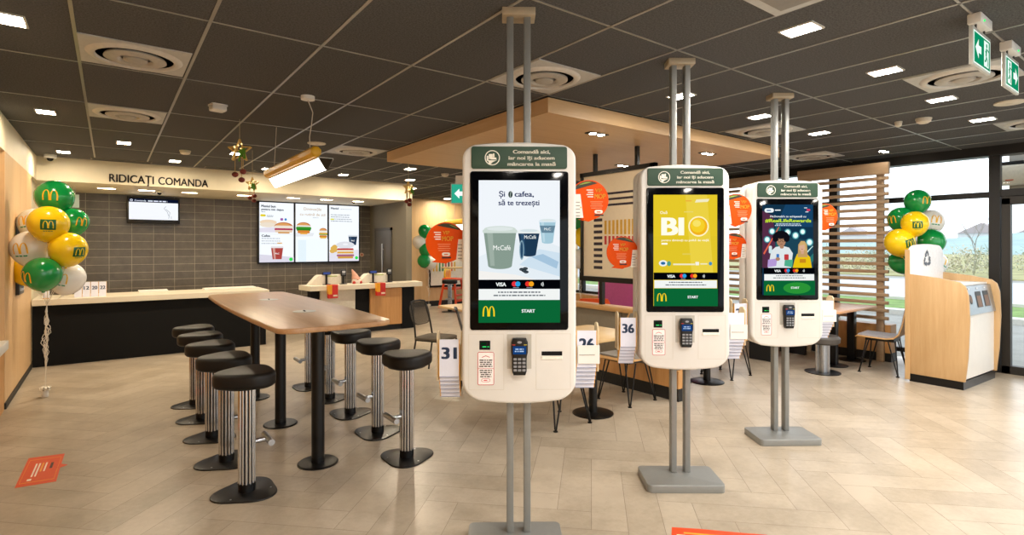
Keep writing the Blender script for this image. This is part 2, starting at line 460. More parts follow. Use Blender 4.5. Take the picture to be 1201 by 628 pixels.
# ------------------------------------------------------------------ oak ceiling canopy over the seating
s = B(OAKY, OAKX, BLACK)
X0, X1, Y0, Y1 = 2.9, 6.65, 3.4, 6.62
s.box(X0+.03, X1-.03, Y0+.03, Y1-.03, 2.7, 2.785, OAKX)
s.box(X0+.02, X1-.02, Y0+.02, Y1-.02, 2.66, 2.7, OAKX)
can = thing('ceiling_canopy', 'oak-clad dropped canopy under grey ceiling above the seating area', 'canopy', (0, 0, 0))
s.build('soffit_board', can)
s = B(OAKY); s.box(X0, X0+.02, Y0, Y1, 2.66, 2.785); s.build('fascia_board', can)
s = B(OAKY); s.box(X1-.02, X1, Y0, Y1, 2.66, 2.785); s.build('fascia_board', can)
s = B(OAKX); s.box(X0+.02, X1-.02, Y0, Y0+.02, 2.66, 2.785); s.build('fascia_board', can)
s = B(OAKX); s.box(X0+.02, X1-.02, Y1-.02, Y1, 2.66, 2.785); s.build('fascia_board', can)
s = B(BLACK); s.box(X0+.02, X1-.02, Y0+.02, Y1-.02, 2.785, 2.8); s.build('shadow_gap', can)  # black slab, its colour stands for the shadow line above the canopy
# ------------------------------------------------------------------ ceiling fittings


def downlight(label, x, y, group, sx=.125, sy=.17, z=ZC, warm=True, S=None):
    t = thing('ceiling_downlight', label, 'ceiling light', (x, y, z), 0, group)
    f = B(P('#d8d4cc', .4)); w_ = .012
    f.box(-sx/2-w_, sx/2+w_, -sy/2-w_, -sy/2, -.008, 0); f.box(-sx/2-w_, sx/2+w_, sy/2, sy/2+w_, -.008, 0)
    f.box(-sx/2-w_, -sx/2, -sy/2, sy/2, -.008, 0); f.box(sx/2, sx/2+w_, -sy/2, sy/2, -.008, 0); f.build('frame', t)
    d = B(S or DAY); d.add([(-sx/2, -sy/2, -.004), (sx/2, -sy/2, -.004), (sx/2, sy/2, -.004), (-sx/2, sy/2, -.004)], [[3, 2, 1, 0]]); d.build('diffuser', t, fix=False, smooth=0)
    return t
LN = E('#ffebcc', 190); LW = E('#ffeccf', 480); LC = E('#fff6ea', 330)
G = 'square ceiling downlights'
for lab, x, y, S in [
    ('square downlight cut by the left edge of the photo, nearest on that side', -.44, 4.02, LN),
    ('square downlight left of the two round vents, near the left wall', -.47, 6.575, LN),
    ('square downlight in the far left ceiling corner beside the dome camera', -.48, 9.19, LN),
    ('square downlight straight in front of the soffit, beyond the two left vents', .14, 7.97, LW),
    ('square downlight just in front of the soffit above the RIDICATI lettering', .765, 9.22, LN),
    ('square downlight glowing directly behind the larger hanging star', 1.36, 7.98, LW),
    ('square downlight beyond the left end of the big yellow pendant lamp', 2.02, 9.25, LN),
    ('square downlight in front of soffit beyond the right end of the yellow pendant', 3.24, 9.23, LN),
    ('square downlight nearest of three in line above the rightmost hanging star', 3.85, 7.89, LW),
    ('square downlight middle one of three above the rightmost hanging star', 4.48, 9.19, LW),
    ('square downlight farthest of three beside the rightmost hanging star', 5.16, 10.5, LW),
    ('small far square downlight above the far oak wall', 7.0, 12.2, LW),
    ('large bright square downlight nearest the camera at upper right', 3.18, 1.5, LC),
    ('square downlight second in the right row, just left of the big round vent', 4.415, 1.5, LC),
    ('square downlight third in the right row, below the left exit sign', 5.63, 1.5, LC),
    ('square downlight last in the right row, below the oval speaker', 6.85, 1.5, LC),
    ('square downlight right of the third kiosk poles at the ceiling', 6.23, 2.745, LC),
    ('square downlight left of the third kiosk poles at the ceiling', 4.985, 2.735, LC),
    ('square downlight seen between the poles of the middle kiosk', 3.78, 2.745, LC)]:
    downlight(lab, x, y, G, S=S)
for x in (-.4, 1.0, 2.4, 3.8, 5.2, 6.6, 8.0):
    for y in (-2.0, -.6): downlight('square downlight on the ceiling behind the photographer', x, y, G, S=LC)
for x in (.6, 2.0, 6.9): downlight('square downlight on the ceiling overhead, outside the photo', x, .4, G, S=LC)
for x, y in ((2.0, 5.3), (.6, 5.3)): pass
SL = E('#ffe3b4', 60)
for k, (px, py) in enumerate([(125, 221), (172, 223.5), (222, 226), (287, 229), (345, 232), (384, 234), (420, 236)]):
    p = atz(px, py, 2.47)
    downlight(['soffit downlight leftmost above the black wall screen', 'soffit downlight second from left, above the wall screen', 'soffit downlight third from left, right of the wall screen',
               'soffit downlight under the smaller hanging star', 'soffit downlight above the left menu screen', 'soffit downlight above the middle menu screen', 'soffit downlight rightmost, above the right menu screen'][k],
              p.x, 10.55, 'soffit downlights', .22, .12, 2.47, S=SL)
def spotpair(label, x, y, z, ang=0):
    t = thing('twin_spotlight', label, 'ceiling light', (x, y, z), ang, 'twin spotlights')
    f = B(BLACK); f.prism(rrect(.26, .1, .02), -.006, 0, r=.002); f.build('trim_plate', t)
    for sx in (-.055, .055):
        d = B(E('#fff0d8', 70)); d.prism(ell(.034, .034, 20, sx, 0), -.009, -.005); d.build('lamp', t)
    return t
spotpair('twin spotlight in the canopy near its left front corner', 3.83, 3.756, 2.66, 0)
spotpair('twin spotlight in the canopy seen right of the middle kiosk poles', 5.68, 3.758, 2.66, 0)
spotpair('twin spotlight in the canopy behind the hanging art board', 5.6, 5.0, 2.66, 0)
spotpair('twin spotlight at the canopy corner hidden behind the nearest kiosk', 3.83, 5.0, 2.66, 0)
spotpair('twin spotlight in the grey ceiling near the window wall', 8.1, 2.77, ZC, 0)
# round swirl air vents
def vent(label, x, y, z=ZC, big=.29):
    t = thing('air_vent', label, 'ceiling vent', (x, y, z), 0, 'square ceiling air vents')
    f = B(P('#bfc0be', .45, .1)); f.prism([(-big, -big), (big, -big), (big, big), (-big, big)], -.007, 0); f.build('panel', t)
    f = B(P('#d2cfc8', .4, .1)); f.lathe([(.265, -.0075), (.255, -.016), (.235, -.024), (.218, -.022), (.212, -.008)], 40); f.build('outer_ring', t)
    f = B(P('#1d1b19', .7)); f.lathe([(.213, -.0085), (.0001, -.0085)], 40); f.build('slot', t)
    f = B(P('#b4b0a8', .4, .1)); f.lathe([(.17, -.012), (.172, -.022), (.13, -.034), (.1, -.03), (.085, -.012)], 40); f.build('cone', t)
    f = B(P('#aaa69e', .4, .1)); f.lathe([(.07, -.012), (.066, -.03), (.03, -.044), (.0001, -.046)], 32); f.build('hub', t)
    return t
for lab, x, y in [('round-louvred square vent nearest in the left ceiling', .14, 4.32), ('round-louvred square vent second in the left ceiling, smaller in view', .14, 6.23),
                  ('round-louvred square vent behind the poles of the nearest kiosk', 2.575, 3.06), ('large round-louvred square vent right beside the exit signs', 5.02, 1.205),
                  ('round-louvred square vent behind the third kiosk poles', 5.63, 3.03), ('round-louvred square vent farthest right of kiosk poles near the window', 7.75, 3.5),
                  ('round-louvred square vent cut by the right photo edge', 7.46, 1.2), ('round-louvred vent right of the big yellow pendant lamp', 2.58, 6.86)]:
    vent(lab, x, y)
t = thing('access_panel', 'blank white square access panel at top edge of the ceiling', 'ceiling panel', (2.59, 1.2, ZC))
f = B(P('#bfc0be', .45, .1)); f.box(-.29, .29, -.29, .29, -.007, 0); f.build('panel', t); f = B(P('#8d8880', .4, .3)); f.box(-.24, .24, -.24, .24, -.012, -.006, bev=.003, seg=1); f.build('hatch', t)
# long dark slot diffusers along the soffit
for lab, x in [('dark slot vent above the RIDICATI lettering at left', .15), ('dark slot vent at the soffit between star and pendant lamp', 1.55), ('dark slot vent at right end of the soffit', 3.85)]:
    t = thing('slot_vent', lab, 'ceiling vent', (x, 9.62, ZC), 0, 'slot vents along the soffit')
    f = B(P('#6d665c', .5)); f.box(-.36, .36, -.11, .11, -.006, 0); f.build('frame', t)
    f = B(BLACK)
    for k in range(4): f.box(-.34, .34, -.085+k*.05, -.06+k*.05, -.008, -.005)
    f.build('slots', t)
def detector(label, x, y, z=ZC, r=.06):
    t = thing('smoke_detector', label, 'smoke detector', (x, y, z))
    f = B(P('#cfc6b4', .5)); f.lathe([(r*1.1, 0), (r*1.1, -.015)], 24); f.build('base', t)
    f = B(P('#d8cfbd', .5)); f.lathe([(r, -.015), (r*.98, -.035), (r*.6, -.05), (.0001, -.052)], 24); f.build('dome', t)
detector('round smoke detector in front of the soffit, left of the larger star', .79, 8.15)
detector('round smoke detector left of the nearest kiosk top', 4.59, 8.08)
detector('round smoke detector between downlights at right, nearest the window', 6.34, 1.83)
detector('tiny round sensor beside the right smoke detector', 6.31, 2.03, r=.03)
t = thing('dome_camera', 'small white dome camera in the far left ceiling corner', 'camera', (-.64, 9.6, ZC))
f = B(WHITE); f.lathe([(.07, 0), (.07, -.04), (.06, -.05)], 24); f.build('base', t); f = B(MATTEB); f.sphere((0, 0, -.05), .038); f.build('lens', t)
t = thing('dome_camera', 'small dark camera under the soffit above the wall screen', 'camera', tuple(atz(187, 225, 2.47)))
f = B(WHITE); f.lathe([(.05, 0), (.05, -.02)], 20); f.build('base', t); f = B(MATTEB); f.sphere((0, 0, -.025), .03); f.build('lens', t)
t = thing('dome_camera', 'small dark camera under the soffit above the right menu screen', 'camera', tuple(atz(415, 236, 2.47)))
f = B(WHITE); f.lathe([(.05, 0), (.05, -.02)], 20); f.build('base', t); f = B(MATTEB); f.sphere((0, 0, -.025), .03); f.build('lens', t)
t = thing('motion_sensor', 'white boxy square sensor on the ceiling right of the left vents', 'sensor', (.767, 5.36, ZC), .2)
f = B(WHITE); f.prism(rrect(.13, .13, .02), -.012, 0); f.build('mount', t); f = B(WHITE); f.prism(rrect(.12, .12, .025), -.055, -.012, r=.01); f.build('cover', t)
for lab, x, y in [('flat round speaker on the ceiling beside the right exit sign', 6.23, 1.185), ('flat round speaker on the ceiling above the yellow pendant lamp', 2.0, 6.62)]:
    t = thing('ceiling_speaker', lab, 'speaker', (x, y, ZC))
    f = B(P('#d8cfbd', .5)); f.lathe([(.105, 0), (.105, -.008), (.098, -.012)], 32); f.build('rim', t); f = B(P('#c9c1b0', .7)); f.lathe([(.097, -.009), (.0001, -.013)], 32); f.build('grille', t)
# emergency exit signs
def exit_sign(label, x0, x1, y, flip):
    xc = (x0+x1)/2; t = thing('exit_sign', label, 'exit sign', (xc, y, ZC), 0, 'hanging exit signs')
    f = B(WHITE); f.box(-.11, .11, -.03, .03, -.055, 0, bev=.006); f.build('ceiling_box', t)
    f = B(E('#39e06a', 2)); f.sphere((.03 if flip else -.06, -.031, -.04), .006, n=10, k=6); f.build('status_light', t)
    for sx in (-.08, .08):
        f = B(P('#4a4a48', .4, .6)); f.tube([(sx, 0, -.055), (sx, 0, -.085)], .005, 8); f.build('hanger', t)
    f = B(P('#c9c9c2', .4, .3)); f.box(-.168, .168, -.009, .009, -.285, -.08, bev=.003, seg=1); f.build('panel', t)
    a = Art(.0004); g = E('#0c8f63', 1.0); wt = E('#e9fff4', 1.1)
    a.rect(-.158, .158, -.275, -.1, wt); a.rect(-.148, .148, -.268, -.108, g)
    sx = -1 if flip else 1
    ax = -.07*sx; d = -sx   # arrow
    a.poly([(ax+d*.06, -.188), (ax, -.135), (ax, -.168), (ax-d*.05, -.168), (ax-d*.05, -.208), (ax, -.208), (ax, -.241)][::1], wt)
    mx_ = .075*sx
    a.rect(mx_-.045, mx_+.045, -.258, -.118, wt); a.oval(mx_+.005, -.14, .013, .013, g)
    for (p, q, wd) in [((mx_, -.157), (mx_-.008, -.2), .024), ((mx_-.008, -.2), (mx_+.02, -.225), .014), ((mx_+.02, -.225), (mx_+.012, -.254), .012), ((mx_-.008, -.2), (mx_-.02, -.228), .014), ((mx_-.02, -.228), (mx_-.042, -.232), .012), ((mx_, -.16), (mx_-.032, -.182), .01), ((mx_+.004, -.162), (mx_+.034, -.172), .01), ((mx_+.034, -.172), (mx_+.04, -.19), .01)]:
        a.line(p[0], p[1], q[0], q[1], wd, g)
    a.done('pictogram', t, Matrix.Translation((0, -.0095, 0)))
exit_sign('green exit sign with left-pointing arrow, nearer of the two', 3.64, 3.975, .845, False)
exit_sign('green exit sign with right-pointing arrow, cut near the right photo edge', 4.30, 4.625, .845, True)
t = thing('exit_sign', 'small far exit sign beside the nearest kiosk left edge at ceiling', 'exit sign', tuple(atd(543, 214, 7.6)), -.6)
f = B(WHITE); f.box(-.1, .1, -.03, .03, -.02, .09); f.build('ceiling_box', t); f = B(P('#c9c9c2', .4)); f.box(-.17, .17, -.008, .008, -.3, -.02); f.build('panel', t)
a = Art(.0006); a.rect(-.16, .16, -.29, -.03, E('#2fa98a', 1)); a.poly([(-.12, -.16), (-.05, -.09), (-.05, -.13), (.02, -.13), (.02, -.19), (-.05, -.19), (-.05, -.23)], E('#f4fffa', 1.1)); a.done('pictogram', t, Matrix.Translation((0, -.009, 0)))
# ------------------------------------------------------------------ ordering kiosks
def body_outline(w, z0, z1, r0, r1, top, bot, taper=0):
    """kiosk face: straight sides, rounded corners, arched top and bellied bottom"""
    p = []
    hw = w/2
    def arch(x, hgt): return hgt*(1-(x/hw)**2)
    for k in range(9):          # bottom right corner
        a = math.radians(-90 + 90*k/8); x = hw - r0 + r0*math.cos(a); p.append((x, z0 + bot + r0 + r0*math.sin(a) - arch(x, bot)*(1 - k/8)))
    for k in range(9):
        a = math.radians(90*k/8); x = hw - taper - r1 + r1*math.cos(a); p.append((x, z1 - top - r1 + r1*math.sin(a) + arch(x, top)*(k/8)))
    for k in range(1, 12):
        x = (hw - taper - r1)*(1 - 2*k/12); p.append((x, z1 - top + arch(x, top)))
    for k in range(9):
        a = math.radians(90 + 90*k/8); x = -hw + taper + r1 + r1*math.cos(a); p.append((x, z1 - top - r1 + r1*math.sin(a) + arch(x, top)*(1-k/8)))
    for k in range(9):
        a = math.radians(180 + 90*k/8); x = -hw + r0 + r0*math.cos(a); p.append((x, z0 + bot + r0 + r0*math.sin(a) - arch(x, bot)*(k/8)))
    for k in range(1, 12):
        x = (-hw + r0) + (w - 2*r0)*k/12; p.append((x, z0 + bot - arch(x, bot)))
    return p
SX, SZ0, SZ1 = .206, 1.168, 1.889          # lit screen area
HDR = P('#1f402c', .5, var=.03)
TXTW = P('#f2efe2', .6)
def header_art(t, par):
    h = B(HDR); h.prism(rrect(.487, .113, .012, 4, 0, 2.0045), -.124, -.112, r=.002, M=XZ, r1=0); hd = h.build('header_sign', par)
    a = Art()
    cx, cz = -.137, 2.003
    a.ring(cx, cz, .034, .0385, TXTW); 
    a.rr(cx-.008, cz+.006, .02, .026, .003, TXTW); a.rr(cx+.007, cz+.012, .008, .02, .002, TXTW); a.rr(cx+.006, cz-.004, .03, .01, .004, TXTW)
    a.poly([(cx-.026, cz-.012), (cx+.02, cz-.014), (cx+.024, cz-.008), (cx+.002, cz-.022), (cx-.012, cz-.036), (cx-.02, cz-.034), (cx-.018, cz-.022)], TXTW)
    a.rr(cx-.024, cz-.003, .009, .026, .003, TXTW)
    for k, l in enumerate(['Comandă aici,', 'iar noi îți aducem', 'mâncarea la masă']):
        a.text(l, .062, 2.025-k*.031, .0175, TXTW, w=[.19, .235, .245][k], bold=.034)
    a.done('header_lettering', hd, Matrix.Translation((0, -.1242, 0)))
def start_panel(a, tint=0):
    """payment strip, note strip and green start bar shared by all screens"""
    W_ = E('#eef4f4', 1); NV = E('#0c1020', .6)
    a.rect(-SX, SX, 1.338, 1.385, E('#03060f', .6))
    a.text('VISA', -.093, 1.352, .0185, W_, w=.052, bold=.03)
    for cx, c1, c2 in ((-.018, '#e8323c', '#2b9fe0'), (.05, '#e8322a', '#f6a51e')):
        a.oval(cx-.008, 1.3635, .013, .013, E(c1, 1)); a.oval(cx+.010, 1.3635, .013, .013, E(c2, 1)); a.rect(cx-.014, cx+.016, 1.343, 1.3465, E('#9aa3b5', .8))
    for k in range(3):
        r = .006+.005*k
        a.add([(.104+rr*math.cos(q), -a.k*a.step, 1.362+rr*math.sin(q)) for q in [math.radians(-40+10*i) for i in range(9)] for rr in (r, r+.0025)], [[2*i, 2*i+1, 2*i+3, 2*i+2] for i in range(8)], W_); a.k += 1
    a.rect(-SX+.004, SX-.006, 1.285, 1.335, E('#f2f5f3', 1.0))
    a.lines(-.14, .14, 1.319, 1, .012, .006, E('#56606a', .9), seed=4); a.lines(-.17, .17, 1.3025, 1, .012, .006, E('#56606a', .9), seed=8)
    a.rect(-SX, SX, SZ0, 1.283, E('#0b6b38', .9))
    a.arches(-.155, 1.2, .062, .052, E('#f5d21d', 1), .12)
    a.text('START', .045, 1.2195, .016, W_, w=.068, bold=.03)
def screen_coffee(a):
    a.rect(-SX, SX, SZ0, SZ1, E('#f1f6fb', 1.0))
    a.poly([(-SX, 1.385), (SX, 1.385), (SX, 1.55), (.05, 1.62), (-SX, 1.5)], E('#e6eff5', 1)); a.poly([(.0, 1.46), (SX, 1.40), (SX, 1.52), (.1, 1.54)], E('#cfe2f0', 1)); a.poly([(.06, 1.5), (.19, 1.44), (.2, 1.475), (.12, 1.515)], E('#a9c9e2', .95)); a.poly([(-SX, 1.385), (.08, 1.385), (-.02, 1.41), (-SX, 1.43)], E('#f4f2ee', 1))
    nv = E('#2d3a66', .9)
    a.text('Și', -.088, 1.806, .027, nv, al='C', bold=.02); a.text('cafea,', .025, 1.806, .027, nv, w=.098, bold=.02); a.text('să te trezești', -.002, 1.7625, .026, nv, w=.208, bold=.02)
    a.oval(-.045, 1.817, .011, .017, E('#33413f', .9)); a.line(-.047, 1.802, -.043, 1.832, .003, E('#b9c9c0', 1))
    def cup(cx, z0, z1, w0, w1, c, hi, lid, band=None):
        a.oval(cx, z0, w0, w0*.28, E(c, .95)); a.poly([(cx-w0, z0), (cx+w0, z0), (cx+w1, z1), (cx-w1, z1)], E(c, .95))
        a.poly([(cx-w0*.8, z0), (cx-w0*.45, z0), (cx-w1*.45, z1), (cx-w1*.8, z1)], E(hi, .95))
        a.rr(cx, z1, w1*2.12, w1*.22, w1*.1, E(lid, 1)); a.oval(cx, z1+w1*.13, w1*.97, w1*.19, E(lid, 1)); a.oval(cx, z1+w1*.15, w1*.8, w1*.12, E('#dfe8e6' if lid != '#e9efef' else '#d5e2e6', 1))
        if band: a.poly([(cx-w0*1.06, z0+(z1-z0)*.45), (cx+w0*1.06, z0+(z1-z0)*.45), (cx+w1*.95, z0+(z1-z0)*.8), (cx-w1*.95, z0+(z1-z0)*.8)], E(band, .9))
    cup(.143, 1.575, 1.68, .028, .042, '#a8cede', '#c0deea', '#dceaf2', '#6d8ea2')
    a.text('McC', .143, 1.635, .013, E('#f4fafa', 1), bold=.005)
    cup(.048, 1.512, 1.625, .036, .055, '#1e3a55', '#2c4f6e', '#e9efef'); a.oval(.012, 1.535, .012, .05, E('#8fb4c8', .8)); a.oval(.012, 1.535, .007, .042, E('#2c4f6e', .9))
    a.text('McCafé', .055, 1.592, .018, E('#f4fafa', 1), w=.06, bold=.004)
    cup(-.098, 1.455, 1.63, .06, .083, '#8b9f93', '#a2b3a8', '#cfdcd4'); a.text('McCafé', -.088, 1.535, .024, E('#fbfdf8', 1), w=.088, bold=.004)
    bn = E('#28323a', .8)
    for x, z in ((.012, 1.437), (.03, 1.441), (.024, 1.430), (.034, 1.424)): a.oval(x, z, .013, .0075, bn); a.line(x-.009, z-.002, x+.009, z+.002, .0015, E('#7f929c', .8))
    start_panel(a)
def screen_egg(a):
    a.rect(-SX, SX, SZ0, SZ1, E('#e6c92a', 1)); a.poly([(-SX, 1.385), (SX, 1.385), (SX, 1.62), (-SX, 1.62)], E('#e2c62a', 1)); a.poly([(.04, 1.385), (.18, 1.385), (.14, SZ1), (.0, SZ1)], E('#ecd244', 1))
    wt = E('#fffbe6', 1.05)
    a.text('Ouă', -.14, 1.765, .018, wt, bold=.01)
    a.text('BI', -.082, 1.629, .112, wt, w=.148, bold=.035)
    a.oval(.085, 1.684, .066, .066, E('#fff3c0', 1.05), 36); a.oval(.085, 1.684, .057, .057, E('#f2b21b', 1), 36); a.oval(.08, 1.69, .046, .046, E('#f6d02a', 1), 32); a.oval(.073, 1.703, .026, .022, E('#f9e468', 1), 24)
    a.text('pentru dimineți cu poftă de viață.', -.0, 1.588, .013, wt, w=.31, bold=.01); a.lines(-.155, -.1, 1.566, 1, .01, .011, wt, al='L')
    a.poly([(.06, 1.838), (.145, 1.843), (.155, 1.862), (.07, 1.858)], E('#f3ecc4', 1)); a.rect(-.0, .04, 1.846, 1.852, E('#eda43a', 1)); a.rect(-.01, .05, 1.775, 1.78, E('#e8d97a', 1))
    a.rect(-.02, .035, 1.5, 1.509, E('#e3cd55', 1))
    a.oval(-.145, 1.445, .027, .02, E('#eef4f2', 1)); a.oval(-.145, 1.445, .015, .01, E('#2c6fae', .9)); a.oval(-.107, 1.443, .013, .016, E('#58a78a', .9))
    a.rect(-.08, .06, 1.433, 1.443, E('#f2ecc8', 1)); a.rr(.075, 1.443, .024, .022, .003, E('#f6f4e6', 1)); a.rect(.095, .14, 1.437, 1.445, E('#f0eac2', 1)); a.oval(.16, 1.443, .011, .012, E('#4a97c8', .9))
    start_panel(a)
def screen_rewards(a):
    a.rect(-SX, SX, SZ0, SZ1, E('#12324a', 1)); a.poly([(-SX, 1.385), (SX, 1.385), (SX, 1.6), (-SX, 1.66)], E('#1c4456', 1)); a.poly([(-SX, 1.385), (-.09, 1.385), (-.12, 1.8), (-SX, 1.84)], E('#5a2f4a', .9)); a.poly([(-.09, 1.385), (-.02, 1.385), (-.06, 1.72), (-.1, 1.75)], E('#1f6a66', .9)); a.poly([(.1, 1.385), (SX, 1.5), (SX, 1.44), (.16, 1.385)], E('#2c7a78', .9)); a.poly([(-.2, 1.50), (-.07, 1.72), (-.066, 1.715), (-.19, 1.49)], E('#e0644a', 1)); a.poly([(.13, 1.49), (.2, 1.56), (.203, 1.555), (.14, 1.485)], E('#c9f2ee', 1))
    a.poly([(-.1, 1.71), (.2, 1.71), (.2, SZ1), (-.02, SZ1)], E('#1a4a72', .8))
    wt = E('#f3fbff', 1.05)
    a.rr(-.152, 1.842, .075, .034, .016, E('#eef6fa', 1)); a.lines(-.178, -.126, 1.837, 1, .01, .009, E('#2a6fae', .9)); a.rect(-.105, -.06, 1.84, 1.848, wt); a.rr(.165, 1.846, .03, .016, .007, E('#d83a60', 1)); a.rect(.13, .155, 1.86, 1.865, wt); a.rect(.14, .165, 1.828, 1.833, wt)
    a.text('McDonald’s te echipează cu', -.0, 1.787, .0145, wt, w=.29, bold=.012)
    a.text('#RealLifeRewards', 0, 1.748, .0265, E('#c9ea2c', 1.05), w=.372, bold=.022)
    a.lines(-.11, .11, 1.731, 2, .012, .006, E('#d5e6f2', 1), seed=5)
    for x, z, r in ((-.13, 1.675, .019), (-.17, 1.61, .019), (-.005, 1.668, .02), (.058, 1.642, .021), (.115, 1.672, .018), (.17, 1.588, .022)):
        a.oval(x, z, r*1.45, r*1.45, E('#3f8f9e', .9)); a.oval(x, z, r, r*1.05, E('#c8f4ee', 1.1)); a.rr(x, z, r*.9, r*1.1, r*.2, E('#fbffff', 1.1))
    sk = E('#b98a6c', .9)
    # seated person with dark curly hair, white jumper
    a.poly([(-.165, 1.385), (.02, 1.385), (.035, 1.5), (.005, 1.545), (-.05, 1.56), (-.105, 1.55), (-.14, 1.52)], E('#dfe7ea', 1)); a.poly([(-.17, 1.39), (-.1, 1.40), (-.09, 1.46), (-.165, 1.45)], E('#b59ad6', 1)); a.poly([(-.035, 1.40), (.03, 1.39), (.035, 1.45), (-.03, 1.45)], E('#4fae8c', 1))
    a.rr(-.055, 1.563, .032, .05, .012, sk); a.oval(-.06, 1.598, .036, .045, sk)
    for k in range(11): q = PI*(k/10)*1.15-.25; a.oval(-.062+.047*math.cos(q), 1.622+.036*math.sin(q), .024, .023, E('#14131c', .8), 12)
    a.oval(-.062, 1.645, .045, .03, E('#14131c', .8)); a.ring(-.075, 1.602, .010, .013, E('#1a1a1a', .8), 14); a.ring(-.045, 1.602, .010, .013, E('#1a1a1a', .8), 14); a.line(-.07, 1.572, -.05, 1.572, .004, E('#7d4a3c', .9))
    a.rr(-.02, 1.47, .036, .045, .006, E('#c23a3e', 1)); a.rr(-.09, 1.475, .022, .04, .004, E('#3a78c2', 1)); a.oval(-.09, 1.455, .018, .014, sk); a.rr(-.15, 1.53, .025, .06, .01, E('#cfe6ea', 1))
    # second person, fair hair, yellow jumper
    a.poly([(.03, 1.385), (.185, 1.385), (.17, 1.47), (.14, 1.5), (.1, 1.51), (.065, 1.495), (.045, 1.45)], E('#eac312', 1)); a.poly([(.07, 1.47), (.15, 1.47), (.145, 1.57), (.125, 1.598), (.095, 1.598), (.075, 1.57)], E('#c9a268', .95)); a.rr(.108, 1.513, .024, .036, .008, E('#d8a98c', .95)); a.oval(.105, 1.55, .026, .034, E('#e0b295', .95)); a.poly([(.08, 1.56), (.1, 1.597), (.13, 1.59), (.142, 1.52), (.128, 1.52), (.124, 1.57)], E('#d2ad70', 1)); a.line(.096, 1.533, .112, 1.533, .003, E('#a3564e', .9)); a.rr(.11, 1.44, .05, .03, .004, E('#c98a1e', 1))
    start_panel(a); a.oval(.06, 1.225, .11, .045, E('#2d9a3a', .9)); a.text('START', .045, 1.2195, .016, E('#eef4f4', 1), w=.068, bold=.03)
def kiosk(label, x, y, rz, screen):
    t = thing('order_kiosk', label, 'kiosk', (x, y, 0), rz, 'self-order kiosks')
    f = B(ALU); f.prism(rrect(.49, .31, .03, 6, -.02, -.07), 0, .05, r=.002, r1=.004); f.build('base_plate', t)
    for sx in (-.045, .045):
        f = B(ALU); f.box(sx-.018, sx+.018, -.03, .03, .05, 2.77, bev=.004); f.build('pole', t)
    f = B(P('#b4a58c', .5, .2)); f.box(-.087, .087, -.06, .06, 2.76, 2.8, bev=.003); f.build('ceiling_plate', t)
    out = body_outline(.583, .75, 2.086, .088, .064, .022, .03, taper=.002)
    f = B(KWHITE); f.prism(out, -.115, -.018, r=.016, r1=.012, M=XZ); f.build('front_housing', t)
    f = B(KWHITE); f.prism(out, .018, .115, r=.012, r1=.016, M=XZ); f.build('rear_housing', t)
    f = B(MATTEB); f.prism(rrect(.5, .81, .012, 4, 0, 1.53), .113, .12, r=.002, M=XZ); f.build('rear_screen', t)
    header_art(t, t)
    f = B(P('#040508', .06, spec=.12, var=.0)); f.prism(rrect(.5, .807, .014, 5, 0, 1.5315), -.122, -.112, r=.003, M=XZ, r1=0); dsp = f.build('touch_display', t)
    a = Art(); screen(a); a.done('screen_picture', dsp, Matrix.Translation((0, -.1223, 0)))
    # lower service panels: fine joints around two doors
    for x0, x1, z0, z1 in ((-.258, -.078, .823, 1.108), (.085, .262, .823, 1.108)):
        f = B(P('#c9c3b4', .5)); f.box(x0, x1, -.1155, -.1148, z0, z0+.0015); f.box(x0, x1, -.1155, -.1148, z1-.0015, z1); f.box(x0, x0+.0015, -.1155, -.1148, z0, z1); f.box(x1-.0015, x1, -.1155, -.1148, z0, z1); f.build('panel_joint', t)
    f = B(MATTEB); f.box(-.203, -.147, -.118, -.11, 1.027, 1.074, bev=.002, seg=1); sc_ = f.build('barcode_scanner', t)
    a = Art(); a.rr(-.178, 1.043, .02, .005, .002, E('#2ee06a', 1.2)); a.rr(-.157, 1.043, .012, .005, .002, E('#2ee06a', .8)); a.rr(-.182, 1.058, .026, .012, .002, E('#0c3a1c', .6)); a.done('indicator_light', sc_, Matrix.Translation((0, -.1185, 0)))
    f = B(P('#f6f2f0', .6)); f.prism(rrect(.084, .169, .009, 4, -.17, .932), -.1165, -.1148, M=XZ); st = f.build('notice_sticker', t)
    a = Art(); rd = P('#c2323a', .6); dk = P('#3b2f33', .6)
    o1 = rrect(.084, .169, .009, 4, -.17, .932); o2 = inset(o1, .003)
    a.add([(p[0], -a.step, p[1]) for p in o1+o2], [[i, (i+1) % len(o1), len(o1)+(i+1) % len(o1), len(o1)+i] for i in range(len(o1))], rd); a.k += 1
    a.line(-.19, .989, -.17, .997, .003, rd); a.line(-.17, .997, -.15, .989, .003, rd); a.rect(-.21, -.13, .931, .933, rd)
    a.lines(-.203, -.137, .972, 4, .0105, .0055, dk, seed=2); a.lines(-.203, -.137, .92, 4, .0105, .0055, dk, seed=6)
    a.rr(-.17, .873, .045, .018, .009, rd); a.rr(-.17, .873, .041, .014, .007, P('#f6f2f0', .6)); a.lines(-.185, -.155, .87, 1, .01, .005, rd); a.done('notice_print', st, Matrix.Translation((0, -.1167, 0)))
    # bay with card terminal
    f = B(P('#bdb8ad', .5)); f.box(-.062, .062, -.1165, -.1149, .93, 1.112, bev=.0005, seg=1); f.box(-.062, .062, -.119, -.1149, 1.106, 1.112, KWHITE); f.build('terminal_bay', t)
    f = B(BLACKM); o = [(-.030, .905), (.030, .905), (.036, .925), (.037, 1.0), (.042, 1.02), (.042, 1.07), (.034, 1.09), (-.034, 1.09), (-.042, 1.07), (-.042, 1.02), (-.037, 1.0), (-.036, .925)]
    f.prism(o, -.158, -.118, r=.007, M=XZ); ct = f.build('card_terminal', t)
    f = B(E('#16427e', .9)); f.box(-.033, .033, -.1595, -.157, 1.012, 1.052); f.build('terminal_screen', ct)
